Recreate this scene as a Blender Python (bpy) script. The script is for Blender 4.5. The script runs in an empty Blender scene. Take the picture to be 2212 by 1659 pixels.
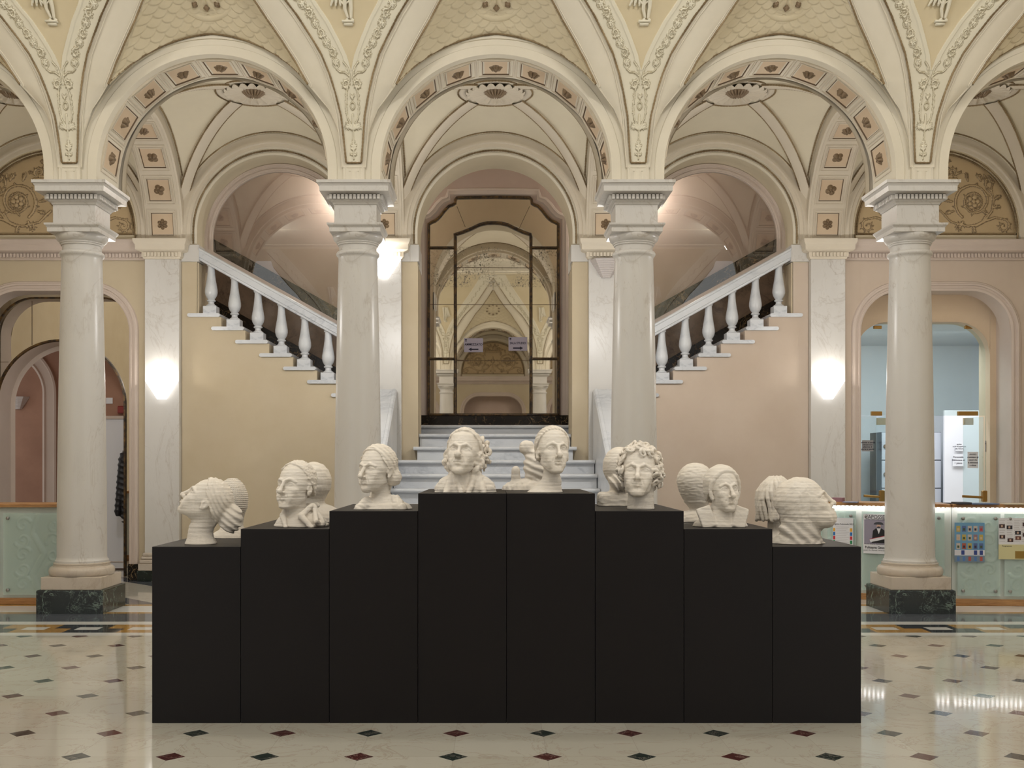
import bpy, math, random
import numpy as np
from mathutils import Matrix, Vector
PI = math.pi
rng = np.random.default_rng(7)
random.seed(7)
SC = bpy.context.scene
COL = SC.collection
# ------------------------------------------------------------------ camera model (metres)
F = 2340.0            # focal length in pixels of the 2212 px wide frame
CX, HY = 1062.0, 1000.0
CAMX, CAMH = -0.042, 1.45
def P(px, py, Y):     # a pixel of the photograph at distance Y
    return (CAMX + (px - CX) / F * Y, Y, CAMH + (HY - py) / F * Y)

# ------------------------------------------------------------------ mesh helpers
def link(o, parent=None):
    COL.objects.link(o)
    if parent is not None:
        o.parent = parent
    return o
def raw(name, verts, faces, mat, parent=None, smooth=False, midx=None):
    me = bpy.data.meshes.new(name)
    verts = np.asarray(verts, dtype=np.float32).reshape(-1, 3)
    if isinstance(faces, np.ndarray):
        n, k = faces.shape
        me.vertices.add(len(verts)); me.vertices.foreach_set('co', verts.ravel())
        me.loops.add(n * k); me.loops.foreach_set('vertex_index', faces.astype(np.int32).ravel())
        me.polygons.add(n)
        me.polygons.foreach_set('loop_start', np.arange(0, n * k, k, dtype=np.int32))
        me.polygons.foreach_set('loop_total', np.full(n, k, dtype=np.int32))
        me.update(calc_edges=True); me.validate()
    else:
        me.from_pydata(verts.tolist(), [], faces)
        me.update()
    for m in (mat if isinstance(mat, (list, tuple)) else [mat]):
        me.materials.append(m)
    if midx is not None:
        me.polygons.foreach_set('material_index', np.asarray(midx, dtype=np.int32))
    me.polygons.foreach_set('use_smooth', np.full(len(me.polygons), bool(smooth)))
    if smooth == 'auto':
        me.set_sharp_from_angle(angle=math.radians(38))
    o = bpy.data.objects.new(name, me)
    return link(o, parent)

class MB:
    """collects shapes that become ONE mesh"""
    def __init__(s):
        s.v = []; s.f = []; s.m = []; s.n = 0; s.cur = 0
    def add(s, verts, faces, mi=None):
        verts = [tuple(map(float, p)) for p in verts]
        s.v += verts
        for f in faces:
            s.f.append(tuple(int(i) + s.n for i in f)); s.m.append(s.cur if mi is None else mi)
        s.n += len(verts); return s
    def box(s, x0, x1, y0, y1, z0, z1, bev=0, mi=None):
        x0, x1 = min(x0, x1), max(x0, x1); y0, y1 = min(y0, y1), max(y0, y1); z0, z1 = min(z0, z1), max(z0, z1)
        if bev <= 0:
            v = [(x, y, z) for z in (z0, z1) for y in (y0, y1) for x in (x0, x1)]
            return s.add(v, [(0, 2, 3, 1), (4, 5, 7, 6), (0, 1, 5, 4), (2, 6, 7, 3), (0, 4, 6, 2), (1, 3, 7, 5)], mi)
        b = min(bev, (x1 - x0) / 2.01, (y1 - y0) / 2.01, (z1 - z0) / 2.01)
        rings = []
        for z, i in ((z0, b), (z0 + b, 0), (z1 - b, 0), (z1, b)):
            a0, a1, c0, c1 = x0 + i, x1 - i, y0 + i, y1 - i
            k = b if i == 0 else b * .5
            rings.append([(a0 + k, c0, z), (a1 - k, c0, z), (a1, c0 + k, z), (a1, c1 - k, z), (a1 - k, c1, z), (a0 + k, c1, z), (a0, c1 - k, z), (a0, c0 + k, z)])
        v = [p for r in rings for p in r]; f = [tuple(range(7, -1, -1)), tuple(range(24, 32))]
        for r in range(3):
            for i in range(8):
                j = (i + 1) % 8; f.append((r * 8 + i, r * 8 + j, r * 8 + 8 + j, r * 8 + 8 + i))
        return s.add(v, f, mi)
    def grid(s, V, flip=False, mi=None, closed_u=False):
        V = np.asarray(V, dtype=float); n, m, _ = V.shape
        f = []
        for i in range(n if closed_u else n - 1):
            for j in range(m - 1):
                a, b, c, d = i * m + j, i * m + j + 1, ((i + 1) % n) * m + j + 1, ((i + 1) % n) * m + j
                f.append((a, d, c, b) if flip else (a, b, c, d))
        return s.add(V.reshape(-1, 3), f, mi)
    def lathe(s, prof, c=(0, 0, 0), n=32, mi=None, caps=True):
        v = []
        for r, z in prof:
            for i in range(n):
                a = 2 * PI * i / n; v.append((c[0] + r * math.cos(a), c[1] + r * math.sin(a), c[2] + z))
        f = []
        for k in range(len(prof) - 1):
            for i in range(n):
                j = (i + 1) % n; f.append((k * n + i, k * n + j, k * n + n + j, k * n + n + i))
        if caps:
            f.append(tuple(range(n - 1, -1, -1))); f.append(tuple(range((len(prof) - 1) * n, len(prof) * n)))
        return s.add(v, f, mi)
    def sqlathe(s, prof, c=(0, 0, 0), mi=None):     # square section mouldings: (half width, z)
        v = []
        for h, z in prof:
            v += [(c[0] - h, c[1] - h, c[2] + z), (c[0] + h, c[1] - h, c[2] + z), (c[0] + h, c[1] + h, c[2] + z), (c[0] - h, c[1] + h, c[2] + z)]
        f = [(3, 2, 1, 0)]
        for k in range(len(prof) - 1):
            for i in range(4):
                j = (i + 1) % 4; f.append((k * 4 + i, k * 4 + j, k * 4 + 4 + j, k * 4 + 4 + i))
        e = (len(prof) - 1) * 4; f.append((e, e + 1, e + 2, e + 3))
        return s.add(v, f, mi)
    def tube(s, pts, r, n=6, mi=None, closed=False, rf=None):
        pts = np.asarray(pts, dtype=float); N = len(pts)
        if closed:
            T = np.roll(pts, -1, 0) - np.roll(pts, 1, 0)
        else:
            T = np.gradient(pts, axis=0)
        T /= np.linalg.norm(T, axis=1, keepdims=True) + 1e-12
        up = np.array([0, 1.0, 0]) if abs(T[:, 1]).mean() < .8 else np.array([1.0, 0, 0])
        A = np.cross(T, up); A /= np.linalg.norm(A, axis=1, keepdims=True) + 1e-9
        B = np.cross(T, A)
        rr = np.full(N, r) if rf is None else r * rf(N)
        an = np.arange(n) * 2 * PI / n
        V = pts[:, None, :] + rr[:, None, None] * (np.cos(an)[None, :, None] * A[:, None, :] + np.sin(an)[None, :, None] * B[:, None, :])
        f = []
        for i in range(N if closed else N - 1):
            ii = (i + 1) % N
            for j in range(n):
                k = (j + 1) % n; f.append((i * n + j, i * n + k, ii * n + k, ii * n + j))
        if not closed:
            f.append(tuple(range(n - 1, -1, -1))); f.append(tuple(range((N - 1) * n, N * n)))
        return s.add(V.reshape(-1, 3), f, mi)
    def prism(s, poly, y0, y1, mi=None):            # outline in XZ extruded along Y
        n = len(poly)
        v = [(x, y0, z) for x, z in poly] + [(x, y1, z) for x, z in poly]
        f = [tuple(range(n)), tuple(range(2 * n - 1, n - 1, -1))]
        for i in range(n):
            j = (i + 1) % n; f.append((i, i + n, j + n, j))
        return s.add(v, f, mi)
    def build(s, name, mat, parent=None, smooth=False, M=None):
        v = np.array(s.v)
        if M is not None:
            v = v @ np.array(M.to_3x3()).T + np.array(M.translation)
        return raw(name, v, s.f, mat, parent, smooth, s.m if isinstance(mat, (list, tuple)) else None)

def resample(pts, step):
    pts = np.asarray(pts, dtype=float)
    d = np.r_[0, np.cumsum(np.linalg.norm(np.diff(pts, axis=0), axis=1))]
    n = max(2, int(round(d[-1] / step)) + 1)
    t = np.linspace(0, d[-1], n)
    return np.stack([np.interp(t, d, pts[:, k]) for k in range(pts.shape[1])], 1)
def smoothpath(pts, step, it=3):
    p = resample(pts, step)
    for _ in range(it):
        q = p.copy(); q[1:-1] = (p[:-2] + 2 * p[1:-1] + p[2:]) / 4; p = q
    return p
def bead(mb, pts, r=.011, mi=None, closed=False, pitch=.035):
    """carved bead-and-reel cord: radius swells and pinches along its length"""
    p = resample(pts, .0095)
    s = np.arange(len(p)) * .0095
    rr = .62 + .38 * np.abs(np.sin(PI * s / pitch)) ** .6 + .12 * np.sin(s * 31.0) * np.sin(s * 7.3)
    mb.tube(p, r, 5, mi, closed, rf=lambda N: rr[:N])
def path_normals(path, closed=False):
    p = np.asarray(path, dtype=float)
    T = (np.roll(p, -1, 0) - np.roll(p, 1, 0)) if closed else np.gradient(p, axis=0)
    L = np.linalg.norm(T, axis=1, keepdims=True) + 1e-12
    T = T / L
    return np.stack([-T[:, 1], T[:, 0]], 1)      # left of travel
def sweep_xz(mb, path, prof, y0=0, closed=False, closed_prof=False, mi=None, flip=False, normals=None):
    """path in (x,z); profile list of (offset to the left of travel, y)"""
    p = np.asarray(path, dtype=float); N = path_normals(p, closed) if normals is None else normals
    pr = list(prof) + ([prof[0]] if closed_prof else [])
    V = np.zeros((len(p), len(pr), 3))
    for j, (a, b) in enumerate(pr):
        V[:, j, 0] = p[:, 0] + N[:, 0] * a; V[:, j, 2] = p[:, 1] + N[:, 1] * a; V[:, j, 1] = y0 + b
    mb.grid(V, flip=flip, mi=mi, closed_u=closed)
def arch_path(cx, cz, r, z0, n=48):              # from right foot over the crown to the left foot; left of travel = inwards
    p = [(cx + r, z) for z in np.linspace(z0, cz, 4)[:-1]]
    p += [(cx + r * math.cos(a), cz + r * math.sin(a)) for a in np.linspace(0, PI, n)]
    p += [(cx - r, z) for z in np.linspace(cz, z0, 4)[1:]]
    return np.array(p)
def ringz(x, cx, cz, r):
    d = r * r - (x - cx) ** 2
    return cz + math.sqrt(max(d, 0))

# ------------------------------------------------------------------ object helpers
def props(o, label=None, cat=None, group=None, kind=None):
    if label: o['label'] = label
    if cat: o['category'] = cat
    if group: o['group'] = group
    if kind: o['kind'] = kind
    return o
def empty(name, loc=(0, 0, 0), rz=0, label=None, cat=None, group=None, kind=None):
    o = bpy.data.objects.new(name, None); o.empty_display_size = .1
    COL.objects.link(o); o.location = loc; o.rotation_euler = (0, 0, rz)
    return props(o, label, cat, group, kind)
def copy_tree(o, loc=None, rz=None, parent=None, label=None, group=None, M=None):
    c = o.copy(); COL.objects.link(c)
    if parent is not None:
        c.parent = parent
    if loc is not None: c.location = loc
    if rz is not None: c.rotation_euler = (0, 0, rz)
    if label: c['label'] = label
    if group: c['group'] = group
    for ch in list(o.children):
        copy_tree(ch, parent=c)
    return c

# ------------------------------------------------------------------ materials
def lin(c):
    return tuple(((v / 255) / 12.92 if v / 255 <= .04045 else ((v / 255 + .055) / 1.055) ** 2.4) for v in c[:3]) + (1,)
class NT:
    def __init__(s, name):
        m = bpy.data.materials.new(name); m.use_nodes = True
        s.m = m; s.t = m.node_tree; s.t.nodes.clear()
        s.out = s.n('ShaderNodeOutputMaterial'); s.b = s.n('ShaderNodeBsdfPrincipled')
        s.l(s.b.outputs[0], s.out.inputs[0])
        s.co = s.n('ShaderNodeTexCoord')
    def n(s, t, **k):
        q = s.t.nodes.new(t)
        for a, b in k.items(): setattr(q, a, b)
        return q
    def l(s, a, b): s.t.links.new(a, b)
    def setv(s, **k):
        for a, b in k.items():
            s.b.inputs[a.replace('_', ' ')].default_value = b
    def math(s, op, a, b=None, c=None):
        q = s.n('ShaderNodeMath', operation=op)
        for i, v in enumerate((a, b, c)):
            if v is None: continue
            if isinstance(v, (int, float)): q.inputs[i].default_value = v
            else: s.l(v, q.inputs[i])
        return q.outputs[0]
    def mix(s, f, a, b):
        q = s.n('ShaderNodeMix', data_type='RGBA')
        if isinstance(f, (int, float)): q.inputs[0].default_value = f
        else: s.l(f, q.inputs[0])
        for i, v in ((6, a), (7, b)):
            if isinstance(v, tuple): q.inputs[i].default_value = v
            else: s.l(v, q.inputs[i])
        return q.outputs[2]
    def noise(s, scale, detail=4, rough=.55, vec=None, dist=0, sc=None):
        q = s.n('ShaderNodeTexNoise'); q.inputs['Scale'].default_value = scale
        q.inputs['Detail'].default_value = detail; q.inputs['Roughness'].default_value = rough
        q.inputs['Distortion'].default_value = dist
        v = vec if vec is not None else s.co.outputs['Object']
        if sc is not None:
            mp = s.n('ShaderNodeMapping'); mp.inputs['Scale'].default_value = sc; s.l(v, mp.inputs[0]); v = mp.outputs[0]
        s.l(v, q.inputs['Vector'])
        return q.outputs[0]
    def ramp(s, f, stops):
        q = s.n('ShaderNodeValToRGB'); e = q.color_ramp.elements
        while len(e) < len(stops): e.new(.5)
        for i, (p, c) in enumerate(stops):
            e[i].position = p; e[i].color = c if len(c) == 4 else (*c, 1)
        s.l(f, q.inputs[0]); return q.outputs[0]
    def bump(s, h, strength=.3, dist=.01):
        q = s.n('ShaderNodeBump'); q.inputs['Strength'].default_value = strength; q.inputs['Distance'].default_value = dist
        s.l(h, q.inputs['Height']); s.l(q.outputs[0], s.b.inputs['Normal'])
        return q
def plaster(name, c, c2=None, rough=.75, var=.06, bump=.12):
    t = NT(name); a = lin(c); b = lin(c2 or tuple(int(v * (1 - var)) for v in c))
    f = t.ramp(t.noise(1.7, 5, .6), [(.35, (0, 0, 0)), (.7, (1, 1, 1))])
    t.l(t.mix(f, a, b), t.b.inputs['Base Color']); t.setv(Roughness=rough)
    t.bump(t.noise(60, 3), bump, .002)
    return t.m
def flat(name, c, rough=.5, metal=0, spec=None):
    t = NT(name); t.b.inputs['Base Color'].default_value = lin(c); t.setv(Roughness=rough, Metallic=metal)
    return t.m
def marble(name, base, vein, rough=.25, scale=2.2, amount=.35, width=.035, cloud=None, stretch=(1, 1, 1), vein2=None):
    t = NT(name)
    wb = t.noise(scale * .9, 6, .6, sc=stretch)
    n1 = t.noise(scale, 5, .62, dist=1.1, sc=stretch)
    v = t.math('ABSOLUTE', t.math('SUBTRACT', n1, .5))
    vf = t.ramp(v, [(0, (1, 1, 1)), (width, (0, 0, 0))])
    n2 = t.noise(scale * 3.1, 4, .6, dist=.6, sc=stretch)
    v2 = t.ramp(t.math('ABSOLUTE', t.math('SUBTRACT', n2, .52)), [(0, (1, 1, 1)), (width * .6, (0, 0, 0))])
    gate = t.ramp(wb, [(.42, (0, 0, 0)), (.62, (1, 1, 1))])
    f = t.math('MULTIPLY', t.math('MULTIPLY', t.math('ADD', vf, t.math('MULTIPLY', v2, .6)), gate), amount)
    cl = t.mix(t.ramp(wb, [(.3, (0, 0, 0)), (.75, (1, 1, 1))]), lin(base), lin(cloud or tuple(int(v * .94) for v in base)))
    col = t.mix(f, cl, lin(vein))
    t.l(col, t.b.inputs['Base Color']); t.setv(Roughness=rough)
    return t.m
# ================================================================== MATERIALS
M = {}
M['cream'] = plaster('cream_plaster', (229, 221, 203), (221, 213, 194))
M['cream_dark'] = plaster('beige_plaster', (220, 207, 180), (212, 199, 171))
M['ornament'] = plaster('stucco_relief', (230, 224, 204), (224, 217, 196), rough=.7)
M['crevice_shade'] = flat('relief_crevice_shade', (176, 166, 140), .8)  # shade of the stucco crevices, painted as a darker colour
M['yellow'] = plaster('ochre_panel', (219, 205, 173), (211, 196, 162))
M['vault'] = plaster('vault_plaster', (230, 220, 196), (222, 212, 188))
M['rib'] = plaster('rib_plaster', (222, 211, 192), (214, 203, 184))
M['scale'] = plaster('scale_plaster', (216, 204, 176), (206, 192, 160))
M['peach'] = plaster('coffer_plaster', (218, 196, 168), (210, 186, 156))
M['ochre_wall'] = plaster('ochre_wall', (202, 187, 160), (195, 179, 150), bump=.06)
M['beige_wall'] = plaster('beige_pink_wall', (204, 187, 170), (197, 179, 161), bump=.06)
M['pink_wall'] = plaster('pink_wall', (192, 172, 160), (184, 162, 150))
M['pink_trim'] = plaster('pink_trim', (208, 192, 180), (201, 185, 172), bump=.04)
M['brown_wall'] = plaster('brown_pink_wall', (168, 128, 106), (150, 112, 92))
M['tymp'] = plaster('tympanum_plaster', (200, 176, 138), (192, 168, 130))
M['bronze'] = flat('dark_bronze', (134, 114, 90), .4, .15)
M['cord'] = plaster('bronzed_cord', (104, 84, 54), (168, 146, 110), .6)
M['line'] = flat('dark_painted_line', (104, 84, 62), .6)
M['marble'] = marble('white_marble', (214, 211, 206), (150, 134, 114), .3, 1.5, .5, .014, (206, 202, 196), stretch=(1, 1, .45))
M['marble_grey'] = marble('grey_white_marble', (214, 216, 218), (160, 165, 172), .3, 2.5, .5, .04, (200, 203, 208), stretch=(.5, 1, 1))
M['marble_cream'] = marble('cream_marble', (208, 196, 182), (168, 148, 126), .25, 2.6, .5, .03, (196, 184, 168))
M['green_marble'] = marble('dark_green_marble', (34, 42, 38), (150, 172, 158), .22, 5.5, .8, .025, (22, 28, 26))
M['black_marble'] = marble('black_marble', (26, 22, 20), (180, 150, 110), .18, 3.5, .7, .014, (14, 12, 12))
M['brown_marble'] = marble('brown_marble', (140, 122, 106), (84, 70, 60), .3, 3.0, .8, .06, (112, 96, 82))
M['wood'] = None
def wood():
    t = NT('oak_wood')
    n = t.noise(6, 4, .6, sc=(1, 6, 14), dist=.4)
    t.l(t.ramp(n, [(.3, lin((150, 104, 62))), (.7, lin((196, 150, 98)))]), t.b.inputs['Base Color']); t.setv(Roughness=.4)
    return t.m
M['wood'] = wood()
def mirror_mat():
    t = NT('old_mirror')
    n = t.noise(9, 8, .75); sp = t.ramp(n, [(.60, (0, 0, 0)), (.70, (1, 1, 1))])
    sep = t.n('ShaderNodeSeparateXYZ'); t.l(t.co.outputs['Object'], sep.inputs[0])
    band = t.math('MULTIPLY', t.math('GREATER_THAN', sep.outputs[2], 3.98), t.math('LESS_THAN', sep.outputs[2], 4.56))
    fine = t.ramp(t.noise(42, 6, .8), [(.50, (0, 0, 0)), (.62, (1, 1, 1))])
    g = t.math('MULTIPLY', t.math('MULTIPLY', fine, t.ramp(t.noise(3.4, 3), [(.42, (0, 0, 0)), (.6, (1, 1, 1))])), band)
    t.l(t.mix(g, lin((222, 216, 206)), lin((60, 54, 44))), t.b.inputs['Base Color'])
    t.setv(Metallic=1.0); t.l(t.math('MULTIPLY_ADD', g, .35, .015), t.b.inputs['Roughness'])
    return t.m
M['mirror'] = mirror_mat()
def glass_mat(name, tint, refl, rough=0.0, alpha=.0):
    """thin pane: part mirror, part see-through, tinted"""
    m = bpy.data.materials.new(name); m.use_nodes = True; t = m.node_tree; t.nodes.clear()
    o = t.nodes.new('ShaderNodeOutputMaterial'); tr = t.nodes.new('ShaderNodeBsdfTransparent'); gl = t.nodes.new('ShaderNodeBsdfGlossy')
    df = t.nodes.new('ShaderNodeBsdfDiffuse')
    tr.inputs[0].default_value = tint; gl.inputs[0].default_value = (.95, .97, .97, 1); gl.inputs['Roughness'].default_value = rough
    mx = t.nodes.new('ShaderNodeMixShader'); mx.inputs[0].default_value = refl
    t.links.new(tr.outputs[0], mx.inputs[1]); t.links.new(gl.outputs[0], mx.inputs[2])
    m2 = t.nodes.new('ShaderNodeMixShader'); m2.inputs[0].default_value = alpha; df.inputs[0].default_value = (.74, .85, .80, 1)
    t.links.new(mx.outputs[0], m2.inputs[1]); t.links.new(df.outputs[0], m2.inputs[2])
    t.links.new(m2.outputs[0], o.inputs[0])
    return m
M['glass'] = glass_mat('stair_glass', (.95, .95, .94, 1), .085)
M['green_glass'] = glass_mat('green_glass', (.87, .93, .925, 1), .09)
M['frost'] = glass_mat('frosted_green_glass', (.86, .94, .91, 1), .07, .2, .38)
M['brass'] = flat('aged_brass', (176, 138, 80), .3, .9)
M['steel'] = flat('brushed_steel', (150, 148, 146), .3, .9)
M['white'] = flat('white_paint', (226, 226, 230), .5)
M['paper'] = flat('white_paper', (228, 228, 232), .7)
M['black'] = flat('black_ink', (24, 24, 28), .6)
def plinth_mat():
    t = NT('matt_black_board'); n = t.noise(3, 3)
    t.l(t.mix(n, lin((14, 11, 13)), lin((19, 15, 17))), t.b.inputs['Base Color']); t.setv(Roughness=.46); t.b.inputs['Specular IOR Level'].default_value = .32
    return t.m
M['plinth'] = plinth_mat()
def print_mat():
    t = NT('printed_plaster')
    z = t.noise(9, 5, .7, sc=(.6, .6, 26)); g = t.noise(2.2, 3)
    c = t.mix(t.ramp(z, [(.3, (0, 0, 0)), (.75, (1, 1, 1))]), lin((238, 229, 215)), lin((247, 241, 232)))
    t.l(t.mix(t.ramp(g, [(.4, (0, 0, 0)), (.7, (.5, .5, .5))]), c, lin((238, 224, 204))), t.b.inputs['Base Color']); t.setv(Roughness=.85)
    z2 = t.noise(30, 6, .75, sc=(.5, .5, 9))
    t.bump(z2, .9, .004)
    return t.m
M['print'] = print_mat()

# ================================================================== FLOOR
def floor_mat():
    t = NT('polished_marble_floor')
    sep = t.n('ShaderNodeSeparateXYZ'); t.l(t.co.outputs['Object'], sep.inputs[0])
    X, Y = sep.outputs[0], sep.outputs[1]
    T = .465
    u = t.math('DIVIDE', X, T); v = t.math('DIVIDE', t.math('SUBTRACT', Y, 5.346 - T * .5 - T * 40), T)
    fu = t.math('SUBTRACT', t.math('FRACT', u), .5); fv = t.math('SUBTRACT', t.math('FRACT', v), .5)
    dm = t.math('ADD', t.math('ABSOLUTE', fu), t.math('ABSOLUTE', fv))
    dia = t.math('LESS_THAN', dm, .158)
    par = t.math('MODULO', t.math('ADD', t.math('FLOOR', t.math('ADD', u, 100)), t.math('FLOOR', v)), 2)
    # joints: large tiles split at the diamonds
    jt = t.math('MAXIMUM', t.math('LESS_THAN', t.math('ABSOLUTE', fu), .0035), t.math('LESS_THAN', t.math('ABSOLUTE', fv), .0035))
    wb = t.noise(.9, 5, .6); n1 = t.noise(2.6, 6, .65, dist=1.4)
    vein = t.ramp(t.math('ABSOLUTE', t.math('SUBTRACT', n1, .5)), [(0, (1, 1, 1)), (.018, (0, 0, 0))])
    # per tile tone
    wn = t.n('ShaderNodeTexWhiteNoise', noise_dimensions='2D'); cmb = t.n('ShaderNodeCombineXYZ')
    t.l(t.math('FLOOR', t.math('ADD', u, .5)), cmb.inputs[0]); t.l(t.math('FLOOR', t.math('ADD', v, .5)), cmb.inputs[1]); t.l(cmb.outputs[0], wn.inputs['Vector'])
    base = t.mix(wn.outputs[0], lin((208, 206, 194)), lin((196, 193, 180)))
    base = t.mix(t.math('MULTIPLY', wb, .5), base, lin((190, 182, 166)))
    base = t.mix(t.math('MULTIPLY', vein, .38), base, lin((160, 138, 116)))
    base = t.mix(t.math('MULTIPLY', jt, .22), base, lin((120, 108, 92)))
    dv = t.ramp(t.math('ABSOLUTE', t.math('SUBTRACT', t.noise(9, 5, .7, dist=1), .5)), [(0, (1, 1, 1)), (.03, (0, 0, 0))])
    dark = t.mix(par, lin((84, 44, 42)), lin((44, 54, 50)))
    dark = t.mix(t.math('MULTIPLY', dv, .4), dark, lin((170, 160, 150)))
    c = t.mix(dia, base, dark)
    # borders along the arcade
    def band(y0, y1): return t.math('MULTIPLY', t.math('GREATER_THAN', Y, y0), t.math('LESS_THAN', Y, y1))
    grey = t.mix(t.noise(3, 5, .7, sc=(.3, 3, 1), dist=.8), lin((62, 66, 74)), lin((112, 118, 128)))
    white = lin((226, 226, 222)); gold = t.mix(t.noise(4, 4), lin((196, 154, 84)), lin((170, 128, 62)))
    ku = t.math('FRACT', t.math('DIVIDE', X, .93)); kv = t.math('DIVIDE', t.math('SUBTRACT', Y, 9.256), .458)
    # key pattern: interlocking gold and slate blocks with white tongues
    sh = t.math('MULTIPLY', t.math('GREATER_THAN', kv, .5), .16)
    slate = t.math('LESS_THAN', t.math('FRACT', t.math('ADD', ku, sh)), .5)
    key = t.mix(slate, gold, lin((52, 54, 60)))
    u2 = t.math('FRACT', t.math('ADD', t.math('MULTIPLY', ku, 2), .18))
    tong = t.math('MULTIPLY', t.math('LESS_THAN', t.math('ABSOLUTE', t.math('SUBTRACT', u2, .5)), .22), t.math('LESS_THAN', t.math('ABSOLUTE', t.math('SUBTRACT', kv, .5)), .17))
    key = t.mix(tong, key, white)
    far = t.math('GREATER_THAN', Y, 9.10)
    aisle = t.mix(t.math('MULTIPLY', vein, .4), t.mix(wb, lin((214, 210, 200)), lin((200, 194, 180))), lin((170, 160, 146)))
    cross = t.math('LESS_THAN', t.math('ABSOLUTE', t.math('SUBTRACT', t.math('FRACT', t.math('DIVIDE', t.math('ADD', X, t.math('MULTIPLY', Y, 1.0)), 1.365)), .5)), .12)
    aisle = t.mix(t.math('MULTIPLY', cross, t.math('GREATER_THAN', Y, 11.1)), aisle, grey)
    c = t.mix(far, c, aisle)
    for y0, y1, col in ((9.10, 9.256, white), (9.256, 9.714, key), (9.714, 9.90, white), (9.90, 10.42, grey), (10.42, 10.53, gold), (10.53, 10.98, white), (10.98, 11.1, gold)):
        c = t.mix(band(y0, y1), c, col)
    t.l(c, t.b.inputs['Base Color']); t.setv(Roughness=.07)
    t.l(t.math('MULTIPLY_ADD', t.noise(5, 4), .05, .045), t.b.inputs['Roughness'])
    t.b.inputs['Specular IOR Level'].default_value = .75
    return t.m
mb = MB(); mb.box(-9.5, 9.5, -4.6, 19.5, -.12, 0)
props(mb.build('floor', floor_mat()), kind='structure')

# ================================================================== VAULT CURVES (bay local: pier axis at x=0)
BAY = 2.73; YF = 10.42; YB = 11.03; YW = 13.416; ZS = 4.164
CVA, CVB = 2.6, 2.5
def cove(t):
    t = np.clip(t, 0, CVB * .9999); return CVA * (1 - np.sqrt(1 - (t / CVB) ** 2))
def on_cove(px, py, frac=1.0):
    Y = YF
    for _ in range(30):
        z = P(px, py, Y)[2]; Y = YF - frac * float(cove(max(z - ZS, 0)))
    x, y, z = P(px, py, Y)
    return x, y, z
D1 = [(0.0, .070), (.167, .0725)] + [(on_cove(a, b)[2] - ZS, on_cove(a, b)[0] + 1.365) for a, b in ((788, 252), (797, 201), (806, 161), (819.4, 118), (835, 85), (860, 36), (882, 0))] + [(1.80, .88), (2.1, 1.13), (2.36, 1.365), (2.5, 1.365)]
E1 = [(0, 0), (.98, 0), (1.10, .035), (1.22, .096), (1.36, .177), (1.46, .255), (1.8, .50), (2.35, .98), (2.5, 1.1)]
def d1(t): return np.interp(t, [a for a, _ in D1], [b for _, b in D1])
def e1(t): return np.interp(t, [a for a, _ in E1], [b for _, b in E1])
# inner groin (bead of the scale cell), as distance from the pier axis
D2p = [on_cove(a, b, .85) for a, b in ((856, 184), (879, 135), (902.6, 91), (929.6, 44), (953, 0))]
D2 = [(p[2] - ZS, p[0] + 1.365) for p in D2p] + [(1.72, 1.03), (1.95, 1.22), (2.15, 1.365)]
def d2(t): return np.interp(t, [a for a, _ in D2], [b for _, b in D2])
CZ_F, R_IN, R_BEAD = 4.268, 1.110, 1.297     # arcade arch: centre height, intrados, bead line
def ringx(t, r):      # distance from pier axis of the arch ring at height t
    z = ZS + t - CZ_F
    return 1.365 - math.sqrt(max(r * r - max(z, 0) ** 2, 0))
T2 = D2[0][0]
print('groin start', T2, 'd1', [tuple(round(v, 3) for v in q) for q in D1], 'd2', [tuple(round(v, 3) for v in q) for q in D2])

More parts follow.
